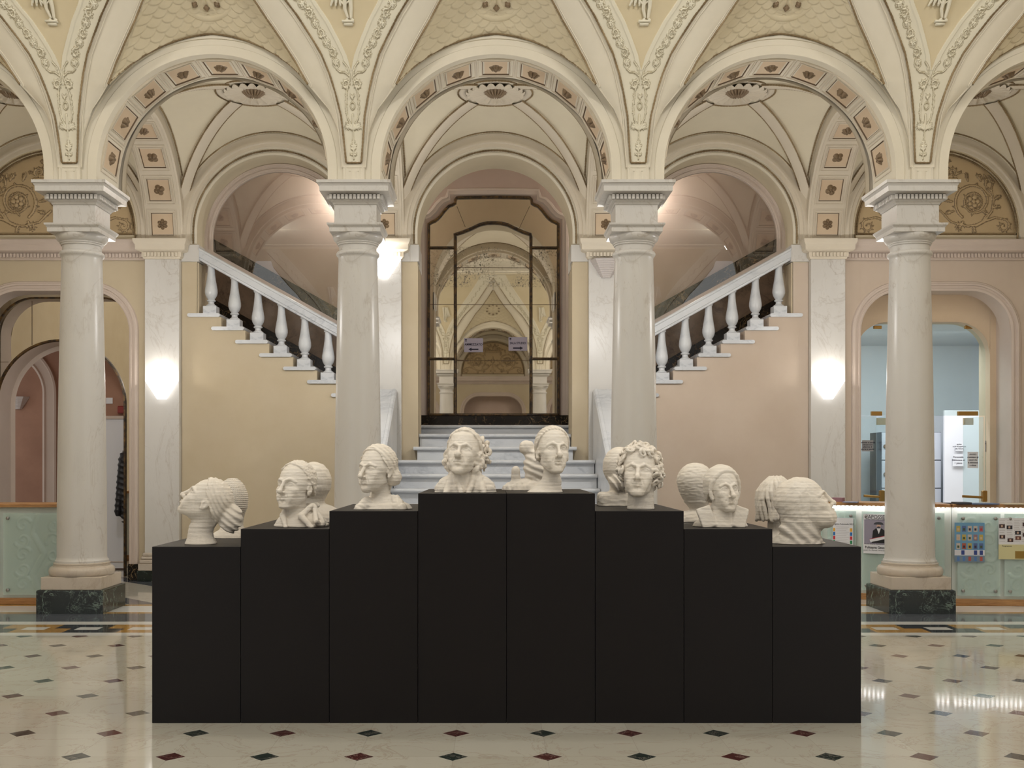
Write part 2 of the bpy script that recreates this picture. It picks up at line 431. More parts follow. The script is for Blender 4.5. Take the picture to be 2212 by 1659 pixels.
# ---------------------------------------------------------------- relief raster
class Relief:
    def __init__(s, x0, x1, z0, z1, res):
        s.x0, s.z0, s.res = x0, z0, res
        s.nx = int((x1 - x0) / res) + 1; s.nz = int((z1 - z0) / res) + 1
        s.h = np.zeros((s.nx, s.nz), dtype=np.float32)
    def dot(s, x, z, r, a):
        i0 = max(0, int((x - r - s.x0) / s.res)); i1 = min(s.nx, int((x + r - s.x0) / s.res) + 2)
        j0 = max(0, int((z - r - s.z0) / s.res)); j1 = min(s.nz, int((z + r - s.z0) / s.res) + 2)
        if i0 >= i1 or j0 >= j1: return
        X = s.x0 + np.arange(i0, i1)[:, None] * s.res - x; Z = s.z0 + np.arange(j0, j1)[None, :] * s.res - z
        k = 1 - (X * X + Z * Z) / (r * r)
        s.h[i0:i1, j0:j1] = np.maximum(s.h[i0:i1, j0:j1], a * np.sqrt(np.clip(k, 0, 1)))
    def stroke(s, pts, r0, r1, a, mirror=True):
        p = resample(pts, s.res * 1.2)
        for i, (x, z) in enumerate(p):
            u = i / max(1, len(p) - 1); r = r0 + (r1 - r0) * u
            s.dot(x, z, r, a * min(1, r / max(r0, 1e-6) + .3))
            if mirror: s.dot(-x, z, r, a * min(1, r / max(r0, 1e-6) + .3))
    def scroll(s, x, z, R, turns, a0, sgn, r0, amp, mirror=True, leaves=True):
        th = np.linspace(0, 1, 60); ang = a0 + sgn * th * turns * 2 * PI; rad = R * (1 - .86 * th)
        pts = np.stack([x + rad * np.cos(ang), z + rad * np.sin(ang)], 1)
        s.stroke(pts, r0, r0 * .45, amp, mirror)
        if leaves:
            for k in range(3, 40, 5):
                q = pts[k]; o = q + np.array([math.cos(ang[k]), math.sin(ang[k])]) * r0 * 2.3 + np.array([-math.sin(ang[k]), math.cos(ang[k])]) * sgn * r0 * 1.4
                s.stroke([q, o], r0 * .8, r0 * .35, amp * .8, mirror)
    def flower(s, x, z, R, n, amp, mirror=True):
        for k in range(n):
            a = 2 * PI * k / n
            for m in ((1, -1) if mirror else (1,)):
                s.dot(m * (x + .62 * R * math.cos(a)), z + .62 * R * math.sin(a), R * .36, amp)
        for m in ((1, -1) if mirror else (1,)):
            s.dot(m * x, z, R * .3, amp * 1.3)
            for k in range(26):
                a = 2 * PI * k / 26; s.dot(m * (x + R * 1.25 * math.cos(a)), z + R * 1.25 * math.sin(a), R * .16, amp * .6)
    def leaf(s, x, z, ang, L, r, amp, mirror=True):
        c, d = math.cos(ang), math.sin(ang)
        s.stroke([(x, z), (x + .5 * L * c - .1 * L * d, z + .5 * L * d + .1 * L * c), (x + L * c, z + L * d)], r * .9, r * .4, amp, mirror)
        for u in (.3, .5, .7):
            for q in (1, -1):
                a2 = ang + q * .9
                s.stroke([(x + u * L * c, z + u * L * d), (x + u * L * c + .28 * L * math.cos(a2), z + u * L * d + .28 * L * math.sin(a2))], r * .6, r * .3, amp * .8, mirror)

# ---------------------------------------------------------------- spandrel panel (V shaped, candelabra relief)
def spandrel():
    res = .0058
    R = Relief(-1.37, 1.37, 0, 2.45, res)
    A = .016
    # foot ornament, vase, cup
    R.stroke([(0, .20), (0, .46)], .006, .006, A)
    for z, L, a in ((.23, .04, .5), (.27, .045, 1.0), (.31, .04, .6), (.34, .035, 1.2)): R.leaf(0, z, a, L, .008, A)
    for k in range(12): R.stroke([(.004, .30 + k * .004), (.016 - .0008 * k, .30 + k * .004)], .006, .004, A * .8)
    for a in (.35, .8, 1.2): R.leaf(.012, .47, a, .085 - .02 * abs(a - .8), .010, A)
    R.stroke([(-.03, .485), (0, .47), (.03, .485)], .012, .012, A)
    R.stroke([(0, .48), (0, .60)], .016, .010, A * 1.1)
    R.stroke([(.018, .50), (.05, .57), (.062, .68), (.05, .80), (.012, .92), (.03, 1.0), (.07, 1.045)], .007, .006, A)
    th = np.linspace(0, 2 * PI, 30)
    R.stroke(np.stack([.021 * np.cos(th), .68 + .032 * np.sin(th)], 1), .005, .005, A)
    for z in (.60, .65, .70, .75): R.leaf(.052, z, .9, .032, .007, A * .9)
    R.leaf(.0, .735, 1.2, .05, .008, A)
    R.scroll(.048, .865, .036, 1.4, -1.2, 1, .0085, A)
    R.dot(.06, .835, .014, A); R.dot(-.06, .835, .014, A)
    R.stroke([(.02, .93), (.06, .96), (.11, .965), (.14, .99)], .006, .005, A)
    # the two climbing branches
    ts = np.arange(1.02, 2.40, .002); cc = (e1(ts) + .05 + d1(ts) - .03) / 2
    yz = cove(ts); dl = np.hypot(np.hypot(np.gradient(cc), np.gradient(ts)), np.gradient(yz)); sl = np.cumsum(dl)
    for k in range(11):
        q = .02 + k * .098
        if q > sl[-1]: break
        t = float(np.interp(q, sl, ts)); x = float(np.interp(q, sl, cc))
        if k % 2 == 0: R.flower(x, t, .027, 5, A * 1.1)
        else:
            sg = 1 if k % 4 == 1 else -1
            R.scroll(x - .004 * sg, t, .034, 1.3, 1.2 * sg, sg, .008, A)
            R.leaf(x + .02, t + .03, .8, .03, .006, A); R.leaf(x - .02, t - .03, 2.4, .028, .006, A)
    for k in range(60):
        t = 1.02 + k * .0225; x = float(np.interp(t, ts, cc)) + .026 * math.sin(k * 1.07)
        R.stroke([(x, t), (x + .011 * math.cos(k * 2.1), t + .012)], .005, .003, A * .8)
    tt = np.arange(.167, 2.42, res * 1.02)
    nx = 200
    V = np.zeros((len(tt), nx, 3)); HH = np.zeros((len(tt), nx))
    for i, t in enumerate(tt):
        w = float(d1(t)); xs = np.linspace(-w, w, nx)
        ii = np.clip(((xs - R.x0) / R.res), 0, R.nx - 2); jj = min(R.nz - 2, (t - R.z0) / R.res)
        i0 = ii.astype(int); fi = ii - i0; j0 = int(jj); fj = jj - j0
        h = (R.h[i0, j0] * (1 - fi) + R.h[i0 + 1, j0] * fi) * (1 - fj) + (R.h[i0, j0 + 1] * (1 - fi) + R.h[i0 + 1, j0 + 1] * fi) * fj
        HH[i] = h
        e = float(e1(t))
        if e > 0:
            ax = np.abs(xs)
            rim = ((ax > e) & (ax < e + .042)); inner = ax <= e
            h = np.where(inner, -.006, np.where(rim, .008, h))
        V[i, :, 0] = xs; V[i, :, 1] = YF - cove(t) - .014 - h; V[i, :, 2] = ZS + t
    cols = []
    m = MB(); m.grid(V, flip=False)
    mid = []
    for i in range(len(tt) - 1):
        e = float(e1(tt[i])); w = float(d1(tt[i])); xs = np.linspace(-w, w, nx); xc = np.abs((xs[1:] + xs[:-1]) / 2)
        mid += (xc < e).astype(int).tolist()
    mid = np.array(mid).reshape(len(tt) - 1, nx - 1)
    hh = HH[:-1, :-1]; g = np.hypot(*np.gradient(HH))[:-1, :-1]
    mid = np.where((mid == 0) & (g > .0023) & (hh < .009) , 2, mid).ravel()  # low steep faces take the painted crevice shade
    o = m.build('spandrel_panel', [M['ornament'], M['yellow'], M['crevice_shade']], smooth=True)
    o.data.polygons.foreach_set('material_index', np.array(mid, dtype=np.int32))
    return o
def cove_line(fx, t0, t1, off=0, frac=1.0, lift=.014, n=120, sgn=1):
    t = np.linspace(t0, t1, n)
    x = fx(t) + off
    return np.stack([sgn * x, YF - frac * cove(t) - lift, ZS + t], 1)

def arcade_bay_parts():
    """meshes of one arcade pier with the vault springing from it, local x about the pier axis"""
    out = {}
    out['spandrel'] = spandrel()
    # bronzed cord round the panel
    m = MB()
    for s in (1, -1):
        bead(m, cove_line(d1, .167, 2.36, 0, 1, .022, 200, s), .0100)
    bead(m, [(-.072, YF - .022, ZS + .167), (.072, YF - .022, ZS + .167)], .0100)
    out['cord'] = m.build('bronze_cord', M['cord'], smooth=True)
    # smooth rib between the panel and the scale cell / arch ring
    m = MB()
    ts = np.r_[np.linspace(0, T2, 40), np.linspace(T2, 2.30, 50)[1:]]
    for s in (1, -1):
        V = np.zeros((len(ts), 9, 3))
        for i, t in enumerate(ts):
            a = float(d1(t)) if t > 0.16 else .0705
            if t <= .12: a = .0
            if t < T2:
                b = ringx(t, 1.262); T1 = T2 - .20
                if t > T1:
                    q_ = (t - T1) / .20; b = ringx(T1, 1.262) * (1 - q_) + float(d2(T2)) * q_
                fr = .85 * max(0, (t - .30) / (T2 - .30)) ** 1.5 if t > .30 else 0
                b = max(b, a + .02)
            else:
                b = float(d2(t)) ; fr = .85
            b = min(b, 1.365)
            offs = [0, .028, .036, .043, None, None, None, -.03, 0]
            for j, u in enumerate((0, .0, 0, 0, .35, .65, .9, 0, 1)):
                if j < 4: x = a + min(offs[j], (b - a) * .4); f = 1.0; l = (.010, .010, .004, .004)[j]
                elif j < 7: x = a + .043 + (b - a - .043) * u; f = 1 + (fr - 1) * u; l = .006 + .012 * math.sin(PI * u)
                else: x = b + (offs[j] if (b - a) > .1 else 0); f = fr; l = (.014, .016)[j - 7]
                V[i, j] = (s * x, YF - f * float(cove(t)) - l, ZS + t)
        m.grid(V, flip=(s > 0))
    for s in (1, -1):   # raised fillets
        m.tube(cove_line(d1, .125, 2.33, .041, 1, .012, 120, s), .006, 6)
        q = cove_line(d2, T2 - .02, 2.1, -.033, .85, .016, 90, s); m.tube(q, .006, 6)
    m.tube([(-.115, YF - .012, ZS + .125), (.115, YF - .012, ZS + .125)], .006, 6)
    m.box(-.078, .078, YF - .012, YF, ZS + .09, ZS + .19)
    out['rib'] = m.build('vault_rib', M['cream'], smooth='auto')
    m = MB()
    for s in (1, -1): bead(m, cove_line(d2, T2, 2.13, 0, .85, .022, 150, s), .0100)
    out['cord2'] = m.build('bronze_cord', M['cord'], smooth=True)
    return out

def scale_cell():
    """fish-scale lunette of one bay, local x about the bay axis"""
    nu, nv = 330, 190
    us = np.linspace(-1, 1, nu); V = np.zeros((nu, nv, 3))
    # lower edge: bead arch on the wall; upper edge: groin curve left -> apex -> right
    t0 = T2; a0 = math.acos(min(1, (1.365 - float(d2(t0))) / R_BEAD))
    zc = CZ_F
    low = []; up = []
    tt = np.linspace(t0, 2.15, 200)
    gx = 1.365 - d2(tt); gy = YF - .85 * cove(tt); gz = ZS + tt
    sl = np.r_[0, np.cumsum(np.sqrt(np.diff(gx) ** 2 + np.diff(gy) ** 2 + np.diff(gz) ** 2))]; sl /= sl[-1]
    zw0 = ZS + t0; xw = 1.365 - float(d2(t0)); a0 = math.atan2(zw0 - zc, xw); 
    for u in us:
        k = 1 - abs(u); sg = 1 if u > 0 else -1
        ang = a0 + (PI / 2 - a0) * k
        r = math.hypot(xw, zw0 - zc) * (1 - k) + R_BEAD * k
        low.append((sg * r * math.cos(ang), YF - .85 * float(cove(t0)) * (1 - k) ** 3 - .012, zc + r * math.sin(ang)))
        q = k ** 1.05
        up.append((sg * np.interp(q, sl, gx), np.interp(q, sl, gy), np.interp(q, sl, gz)))
    low = np.array(low); up = np.array(up); v = np.linspace(0, 1, nv)[None, :, None]
    V = low[:, None, :] * (1 - v) + up[:, None, :] * v
    V[:, :, 2] += .10 * np.sin(PI * v[:, :, 0]) * (1 - np.abs(us))[:, None] ** .7
    # normals + scale relief in polar coordinates about the medallion
    du = np.gradient(V, axis=0); dv = np.gradient(V, axis=1); N = np.cross(du, dv); N /= np.linalg.norm(N, axis=2, keepdims=True) + 1e-9
    N *= np.where(N[..., 1:2] > 0, -1, 1)
    jm = int(np.argmin([abs((HY - F / V[nu // 2, j, 1] * (V[nu // 2, j, 2] - CAMH)) + 26) for j in range(nv)])); print('medallion row', jm)
    mc = V[nu // 2, jm]
    cx, cy = V[..., 0], V[..., 2] * .55 + (YF - V[..., 1]) * .8
    mcx, mcy = 0.0, mc[2] * .55 + (YF - mc[1]) * .8
    x_ = cx; y_ = (mcy - cy) + .16 * x_ ** 2
    pit = .058 + .022 * np.clip(np.abs(x_), 0, 1.2)
    W_ = np.sign(x_) * np.log1p(np.abs(x_) * .45) / .45 / .112
    lr = (y_ + .5) / pit
    H = np.full(x_.shape, 0.0); done = np.zeros(x_.shape, bool)
    base = np.floor(lr)
    for j in (-2, -1, 0, 1, 2):
        row = base + j; odd = np.mod(row, 2) * .5
        w = W_ + odd; f = w - np.floor(w) - .5
        y = (lr - row) * .5
        d = np.sqrt(f ** 2 + y ** 2) / .575
        inside = (d < 1) & ~done
        H = np.where(inside, .008 + .009 * y / .575 - .0035 * np.clip((d - .84) / .03, 0, 1) - .009 * np.clip((d - .95) / .05, 0, 1), H)
        done |= inside
    edge = np.minimum(np.minimum(v[:, :, 0] / .03, (1 - v[:, :, 0]) / .02), 1)
    V = V + N * (H * edge)[..., None]
    m = MB(); m.grid(V)
    o = m.build('lunette_vault', M['scale'], smooth=True)
    c = V[nu // 2, jm]; n = N[nu // 2, jm]
    return o, c, n, low
def rosette_mesh(name, R, petals, mat, depth=.04, n=96, rings=16):
    m = MB(); V = np.zeros((n + 1, rings, 3))
    for i in range(n + 1):
        a = 2 * PI * i / n
        for j in range(rings):
            u = j / (rings - 1)
            rr = R * u * (.66 + .34 * abs(math.cos(petals * a / 2)) ** .6)
            h = depth * (.35 + .65 * math.sin(PI * min(1, u * 1.15))) * (1 - u ** 6) * (.55 + .45 * abs(math.cos(petals * a / 2)))
            if u < .32: h = depth * (1.15 - 1.5 * u) + .12 * depth * math.cos(5 * a) * (u > .1)
            V[i, j] = (rr * math.cos(a), rr * math.sin(a), h)
    m.grid(V)
    V2 = V[:, -1:, :].copy(); V3 = V2.copy(); V3[..., 2] -= depth * .5
    m.grid(np.concatenate([V2, V3], 1))
    return m.build(name, mat, smooth=True)
ROS = rosette_mesh('bronze_rosette', .068, 4, M['bronze'])
ROS6 = rosette_mesh('bronze_rosette', .066, 6, M['bronze'])
for r_ in (ROS, ROS6):
    COL.objects.unlink(r_)
def frame_at(p, n, up):
    """matrix whose local z looks along n (out of the surface)"""
    n = Vector(n).normalized(); x = Vector(up).cross(n).normalized(); y = n.cross(x)
    M4 = Matrix((x, y, n)).transposed().to_4x4(); M4.translation = Vector(p); return M4
def place_mesh(src, parent, M4, name=None):
    o = src.copy(); COL.objects.link(o); o.parent = parent; o.matrix_local = M4
    if name: o.name = name
    return o
def coffers(parent, items, w, h, mi=(0, 1, 2), fr=.045):
    lw = .011
    """items: (centre, normal, along, half) -> frames, dark line, peach field in one mesh; rosettes as children"""
    m = MB()
    for k, (c, n, al) in enumerate(items):
        T = frame_at(c, n, al); T = np.array(T)
        def add(V, f, mi):
            V = np.array(V, dtype=float); V = V @ T[:3, :3].T + T[:3, 3]; m.add(V, f, mi)
        # local x = across, local y = along 'al'
        def ring(a0, b0, z0, a1, b1, z1, mi):
            V = [(-a0, -b0, z0), (a0, -b0, z0), (a0, b0, z0), (-a0, b0, z0), (-a1, -b1, z1), (a1, -b1, z1), (a1, b1, z1), (-a1, b1, z1)]
            add(V, [(i, (i + 1) % 4, 4 + (i + 1) % 4, 4 + i) for i in range(4)], mi)
        A, B = w / 2 + fr, h / 2 + fr
        ring(A, B, 0, A, B, .022, 0); ring(A, B, .022, A - .012, B - .012, .022, 0); ring(A - .012, B - .012, .022, A - .018, B - .018, .006, 0)
        ring(A - .018, B - .018, .006, w / 2 + .012, h / 2 + .012, .006, 0); ring(w / 2 + .012, h / 2 + .012, .006, w / 2 + .008, h / 2 + .008, .018, 0)
        ring(w / 2 + .008, h / 2 + .008, .018, w / 2, h / 2, .018, 0); ring(w / 2, h / 2, .018, w / 2 - .008, h / 2 - .008, .006, 1)
        a, b = w / 2 - .008, h / 2 - .008
        add([(-a, -b, .006), (a, -b, .006), (a, b, .006), (-a, b, .006)], [(0, 1, 2, 3)], 2)
        place_mesh(ROS if k % 3 else ROS6, parent, Matrix(T.tolist()) @ Matrix.Translation((0, 0, .006)) @ Matrix.Rotation(.4 * k, 4, 'Z'))
    return m.build('coffer_panel', [M['rib'], M['line'], M['peach']], parent)

# ---------------------------------------------------------------- arcade: one wall piece per pier pair
PARTS = arcade_bay_parts()
CELL, CELL_C, CELL_N, CELL_LOW = scale_cell()
for o in list(PARTS.values()) + [CELL]: COL.objects.unlink(o)

def arcade_arch(parent):
    """front arch of one bay (local x about bay axis)"""
    z0 = ZS
    path = arch_path(0, CZ_F, R_IN, z0, 72)
    m = MB()
    # offset is to the left of travel = inwards, so outward rings are negative
    prof = [(0, YB - YF), (0, .0), (-.004, -.006), (-.088, -.006), (-.094, .0), (-.10, .03), (-.135, .034), (-.15, .006), (-.152, -.008), (-.165, -.010), (-.185, -.010), (-.20, .004), (-.27, .004)]
    sweep_xz(m, path, prof, YF, flip=True)
    # wall field behind the ring, up into the vault (front and back skins)
    xs = np.r_[np.linspace(-1.365, -R_IN - .01, 4), R_IN * np.cos(np.linspace(PI, 0, 60)), np.linspace(R_IN + .01, 1.365, 4)]
    for y, fl in ((YF + .006, True), (YB, False)):
        V = np.zeros((len(xs), 2, 3))
        for i, x in enumerate(xs):
            zb = ringz(x, 0, CZ_F, R_IN) if abs(x) < R_IN else ZS
            V[i, 0] = (x, y, zb); V[i, 1] = (x, y, 5.78)
        m.grid(V, flip=fl)
    for s in (1, -1):   # impost soffit of the half pier
        a, b = sorted((s * R_IN, s * 1.365)); m.add([(a, YF, ZS), (b, YF, ZS), (b, YB, ZS), (a, YB, ZS)], [(0, 1, 2, 3)])
    # back archivolt towards the aisle
    sweep_xz(m, path, [(0, 0), (-.09, 0), (-.09, .02), (-.10, .02), (-.10, -.0)], YB, flip=False)
    w = m.build('arch_ring', M['cream'], parent, 'auto')
    m = MB(); bead(m, [(p[0], p[1] - .012, p[2] + .004) for p in CELL_LOW], .0105)
    m.build('bronze_cord', M['cord'], parent, True)
    items = []
    for k in range(-4, 5):
        a = PI / 2 + k * math.radians(19.9)
        items.append(((R_IN * math.cos(a) * .999, (YF + YB) / 2 + .02, CZ_F + R_IN * math.sin(a)), (-math.cos(a), 0, -math.sin(a)), (0, 1, 0)))
    coffers(parent, items, .27, .36, fr=.05)
    return w

def scale_medallion(parent):
    m = MB(); T = frame_at(CELL_C, CELL_N, (1, 0, 0))
    R = .27
    prof = [(R + .05, 0), (R + .045, .02), (R + .02, .034), (R - .01, .02), (R - .02, .006), (R - .04, .022), (R - .06, .006), (.0, -.0)]
    m.lathe(prof, n=64, caps=False)
    V = np.zeros((129, 14, 3))
    for i in range(129):
        a = 2 * PI * i / 128
        for j in range(14):
            u = j / 13; V[i, j] = ((.205) * u * math.cos(a), .205 * u * math.sin(a), .012 + .016 * abs(math.sin(8 * a)) * math.sin(PI * u))
    m.grid(V)
    md = m.build('shell_medallion', M['scale'], parent, True, M=T)
    m = MB()
    for k in range(10):
        a = 2 * PI * k / 10
        c, s = math.cos(a), math.sin(a)
        base = np.array([c, s, 0]) * .17
        for du, r in ((0, .017), (.018, .012), (-.018, .012), (.0, .01)):
            pass
        m.lathe([(.001, .0), (.020, .006), (.026, .018), (.014, .03), (.001, .034)], (c * .178, s * .178, .012), 10)
        m.tube([(c * .15, s * .15, .02), (c * .178, s * .178, .045), (c * .205, s * .205, .02)], .011, 6)
        m.tube([(c * .178 - s * .026, s * .178 + c * .026, .02), (c * .178, s * .178, .04), (c * .178 + s * .026, s * .178 - c * .026, .02)], .008, 6)
    m.build('bronze_leaf_ring', M['bronze'], parent, True, M=T)

# one arcade bay = structure object with parts (built once, then copied bay by bay)
def new_struct(name, loc=(0, 0, 0), rz=0):
    o = empty(name, loc, rz, kind='structure'); return o
bay0 = new_struct('wall_arcade')
arcade_arch(bay0)
lun0 = new_struct('ceiling')
c_ = CELL; COL.objects.link(c_); c_.parent = lun0; scale_medallion(lun0)
pier0 = new_struct('ceiling')
for o in PARTS.values(): COL.objects.link(o); o.parent = pier0
# relief figures standing on the ochre panels (only their legs reach into view)
def figure_relief(parent, flip=1):
    tpl = [(-.02, 1.335), (.03, 1.335)]
    def y(t): return YF - float(cove(t)) - .02
    m = MB()
    def limb(pts, r0, r1):
        pts = [(flip * x, y(t) - .012, ZS + t) for x, t in pts]; m.tube(resample(pts, .012), 1.0, 8, rf=lambda N: np.linspace(r0, r1, N))
    limb([(.045, 1.70), (.04, 1.60), (.035, 1.52), (.037, 1.45), (.030, 1.372)], .034, .013)
    limb([(-.02, 1.70), (-.025, 1.60), (-.015, 1.52), (-.02, 1.44), (.004, 1.375)], .034, .012)
    limb([(.03, 1.37), (.055, 1.362)], .014, .008); limb([(.004, 1.372), (-.02, 1.362)], .013, .008)
    for k in range(7):
        x = -.05 - .012 * k
        limb([(x * .5, 1.70), (x, 1.58 - .01 * k), (x * 1.15 + .012 * math.sin(k * 2), 1.46 + .01 * (k % 3))], .016, .009)
    limb([(-.06, 1.50), (-.02, 1.47), (.03, 1.50)], .012, .008)
    m.box(-.055, .055, y(1.352) - .03, y(1.352) + .02, ZS + 1.345, ZS + 1.36)
    m.box(-.04, .04, y(1.33) - .022, y(1.33) + .02, ZS + 1.325, ZS + 1.345)
    m.build('stucco_figure', M['ornament'], parent, True)
figure_relief(pier0)
piers = [-2.5 * BAY, -1.5 * BAY, -.5 * BAY, .5 * BAY, 1.5 * BAY, 2.5 * BAY]
bays = [-2 * BAY, -BAY, 0, BAY, 2 * BAY]
def put_copies(src, xs, rot=False):
    for x in xs:
        copy_tree(src, (x, 0, 0))
for src, xs in ((bay0, bays), (lun0, bays), (pier0, piers)):
    src.location = (xs[0], 0, 0); put_copies(src, xs[1:])
# the opposite side of the hall (what the tall mirror shows): the same pieces turned round
YO = YF - .3
def opp(src, x): copy_tree(src, (-x, YO, 0), PI)
for x in (-BAY, 0, BAY): opp(bay0, x); opp(lun0, x)
for x in piers[1:5]: opp(pier0, x)

# flat middle of the hall ceiling
m = MB(); zt = ZS + CVB * .985
m.box(-7.5, 7.5, -.3 + 1.95, YF - 1.95, zt, zt + .1)
yy = np.linspace(3.6, YF - 2.1, 2)
for y_ in (YF - 2.25, 1.95):
    bead(m, [(-7.2, y_, zt - .01), (7.2, y_, zt - .01)], .02, pitch=.12)
for k in range(-3, 4):
    for yc in (YO / 2,):
        m.box(k * 2.1 - .9, k * 2.1 + .9, yc - 1.5, yc - 1.44, zt - .03, zt); m.box(k * 2.1 - .9, k * 2.1 + .9, yc + 1.44, yc + 1.5, zt - .03, zt)
        m.box(k * 2.1 - .9, k * 2.1 - .84, yc - 1.44, yc + 1.44, zt - .03, zt); m.box(k * 2.1 + .84, k * 2.1 + .9, yc - 1.44, yc + 1.44, zt - .03, zt)
props(m.build('ceiling', M['cream']), kind='structure')
# outer shells above the vaults so no sky shows
m = MB(); m.box(-7.6, 7.6, YF - 1.3, YF + .3, 6.7, 6.8); m.box(-7.6, 7.6, -.6, 1.0, 6.7, 6.8)
props(m.build('ceiling', M['cream_dark']), kind='structure')

# ================================================================== AISLE VAULT
VY0, VY1 = YB + .02, YW; VYC = (VY0 + VY1) / 2; VHY = (VY1 - VY0) / 2; VHX = 1.155
CZV, RV, DOME = 4.32, 1.20, .13
def vz(x, y):
    u = np.clip(np.abs(x) / VHX, 0, 1); v = np.clip(np.abs(y - VYC) / VHY, 0, 1)
    hu = CZV + RV * np.sqrt(np.clip(1 - (u * .97) ** 2, 0, 1)) ; hv = CZV + RV * np.sqrt(np.clip(1 - (v * .97) ** 2, 0, 1))
    k = 40.0
    z = np.maximum(hu, hv)
    return z + DOME * (1 - np.maximum(u, v) ** 2)
def aisle_vault():
    root = new_struct('ceiling')
    n = 90
    xs = VHX * np.sin(np.linspace(-PI / 2, PI / 2, n)); ys = VYC + VHY * np.sin(np.linspace(-PI / 2, PI / 2, n))
    X, Y = np.meshgrid(xs, ys, indexing='ij'); V = np.stack([X, Y, vz(X, Y)], 2)
    m = MB(); m.grid(V, flip=True)
    m.build('vault_web', M['vault'], root, smooth='auto')
    # diagonal ribs and centre rosette ground
    m = MB(); c2 = MB(); w = .085
    for sx in (1, -1):
        for sy in (1, -1):
            L = math.hypot(VHX, VHY); dx, dy = sx * VHX / L, sy * VHY / L; nx_, ny_ = -dy, dx
            s = np.linspace(.36 / L, .985, 60)
            C = np.stack([sx * VHX * s, VYC + sy * VHY * s, vz(sx * VHX * s, VYC + sy * VHY * s)], 1)
            V = np.zeros((60, 6, 3))
            for i in range(60):
                ww = w * (1 - .25 * s[i])
                for j, (o_, dz) in enumerate(((-1, .1), (-1, -.012), (-.8, -.022), (.8, -.022), (1, -.012), (1, .1))):
                    V[i, j] = (C[i, 0] + nx_ * o_ * ww, C[i, 1] + ny_ * o_ * ww, C[i, 2] + dz)
            m.grid(V, flip=(sx * sy < 0))
            for q in (1, -1):
                bead(c2, [(C[i, 0] + nx_ * q * w * (1 - .25 * s[i]), C[i, 1] + ny_ * q * w * (1 - .25 * s[i]), C[i, 2] - .012) for i in range(60)], .0105)
    m.build('diagonal_rib', M['rib'], root, 'auto')
    # cords on the web edge along the four lunette lines
    for x0 in (1, -1):
        ys2 = VYC + VHY * np.linspace(-.93, .93, 90)
        bead(c2, [(x0 * 1.10, y, float(vz(1.10, y)) - .008) for y in ys2], .0105)
    for y0 in (VY0 + .06, VY1 - .07):
        xs2 = VHX * np.linspace(-.93, .93, 90)
        bead(c2, [(x, y0, float(vz(x, y0)) - .006) for x in xs2], .0105)
    zc = CZV + RV + DOME
    c3 = (0, VYC)
    th = np.linspace(0, 2 * PI, 120, endpoint=False)
    bead(c2, [(.42 * math.cos(a), VYC + .42 * math.sin(a), zc - .032) for a in th], .011, closed=True)
    c2.build('bronze_cord', M['cord'], root, True)
    # rosette: disc, scalloped flutes, bronze flower
    m = MB(); m.lathe([(.44, .06), (.44, -.004), (.425, -.016), (.36, -.018), (.345, -.004), (.0, -.002)], (0, VYC, zc - .012), 72, caps=False)
    V = np.zeros((181, 16, 3)); NF = 20
    for i in range(181):
        a = 2 * PI * i / 180; s_ = abs(math.sin(NF / 2 * a))
        for j in range(16):
            u = j / 15; rr = .12 + (.335 - .025 * (1 - s_ ** .5) - .12) * u
            V[i, j] = (rr * math.cos(a), VYC + rr * math.sin(a), zc - .018 - .030 * (1 - s_ ** 1.3) * math.sin(min(1, u * 1.05) * PI * .55) * 1.0 - (.012 if u > .93 else 0))
    m.grid(V)
    m.build('shell_rosette', M['rib'], root, True)
    r = rosette_mesh('bronze_flower', .135, 16, M['bronze'], .05, 128, 14); r.parent = root
    r.matrix_local = Matrix.Translation((0, VYC, zc - .02)) @ Matrix.Rotation(PI, 4, 'X')
    # wall arch archivolts on the back wall and the arcade back
    m = MB()
    for yy_, dr in ((YW, -1), (YB + .0, 1)):
        q = arch_path(0, CZV, 1.14, ZS, 60)
        prof = [(-.06, 0), (-.06, dr * .03), (.0, dr * .03), (.02, dr * .045), (.05, dr * .045), (.06, dr * .02), (.10, dr * .02), (.11, 0)]
        sweep_xz(m, q, prof, yy_, flip=(dr > 0))
    m.build('wall_arch_moulding', M['rib'], root, 'auto')
    m = MB(); q = arch_path(0, 4.31, 1.005, ZS, 60); bead(m, [(x, YW - .014, z) for x, z in q], .0115); m.build('bronze_cord', M['cord'], root, True)
    return root
def transverse():
    """coffered band across the aisle at a column axis (local x = 0)"""
    root = new_struct('ceiling')
    m = MB(); y0, y1 = YB, YW - .05; yc = (y0 + y1) / 2; a = (y1 - y0) / 2; b = 1.21; W = .21
    th = np.linspace(0, PI, 60); pts = [(yc + a * math.cos(t), ZS + .02 + b * math.sin(t)) for t in th]
    T = np.gradient(np.array(pts), axis=0); T /= np.linalg.norm(T, axis=1, keepdims=True); N = np.stack([-T[:, 1], T[:, 0]], 1)   # inwards
    prof = [(-W - .03, -.3), (-W - .03, -.02), (-W - .01, -.015), (-W, .0), (W, .0), (W + .01, -.015), (W + .03, -.02), (W + .03, -.3)]
    V = np.zeros((60, len(prof), 3))
    for i, (y, z) in enumerate(pts):
        for j, (x, o_) in enumerate(prof): V[i, j] = (x, y + N[i, 0] * o_, z + N[i, 1] * o_)
    m.grid(V, flip=True); m.build('band', M['rib'], root, 'auto')
    items = []
    L = np.r_[0, np.cumsum(np.linalg.norm(np.diff(np.array(pts), axis=0), axis=1))]
    n = 9
    for k in range(n):
        s = L[-1] * (k + .5) / n + 0; y = np.interp(s, L, [p[0] for p in pts]); z = np.interp(s, L, [p[1] for p in pts])
        nn = (0, float(np.interp(s, L, N[:, 0])), float(np.interp(s, L, N[:, 1])))
        items.append(((0, float(y), float(z)), nn, (1, 0, 0)))
    coffers(root, items, .27, .27, fr=.045)
    return root
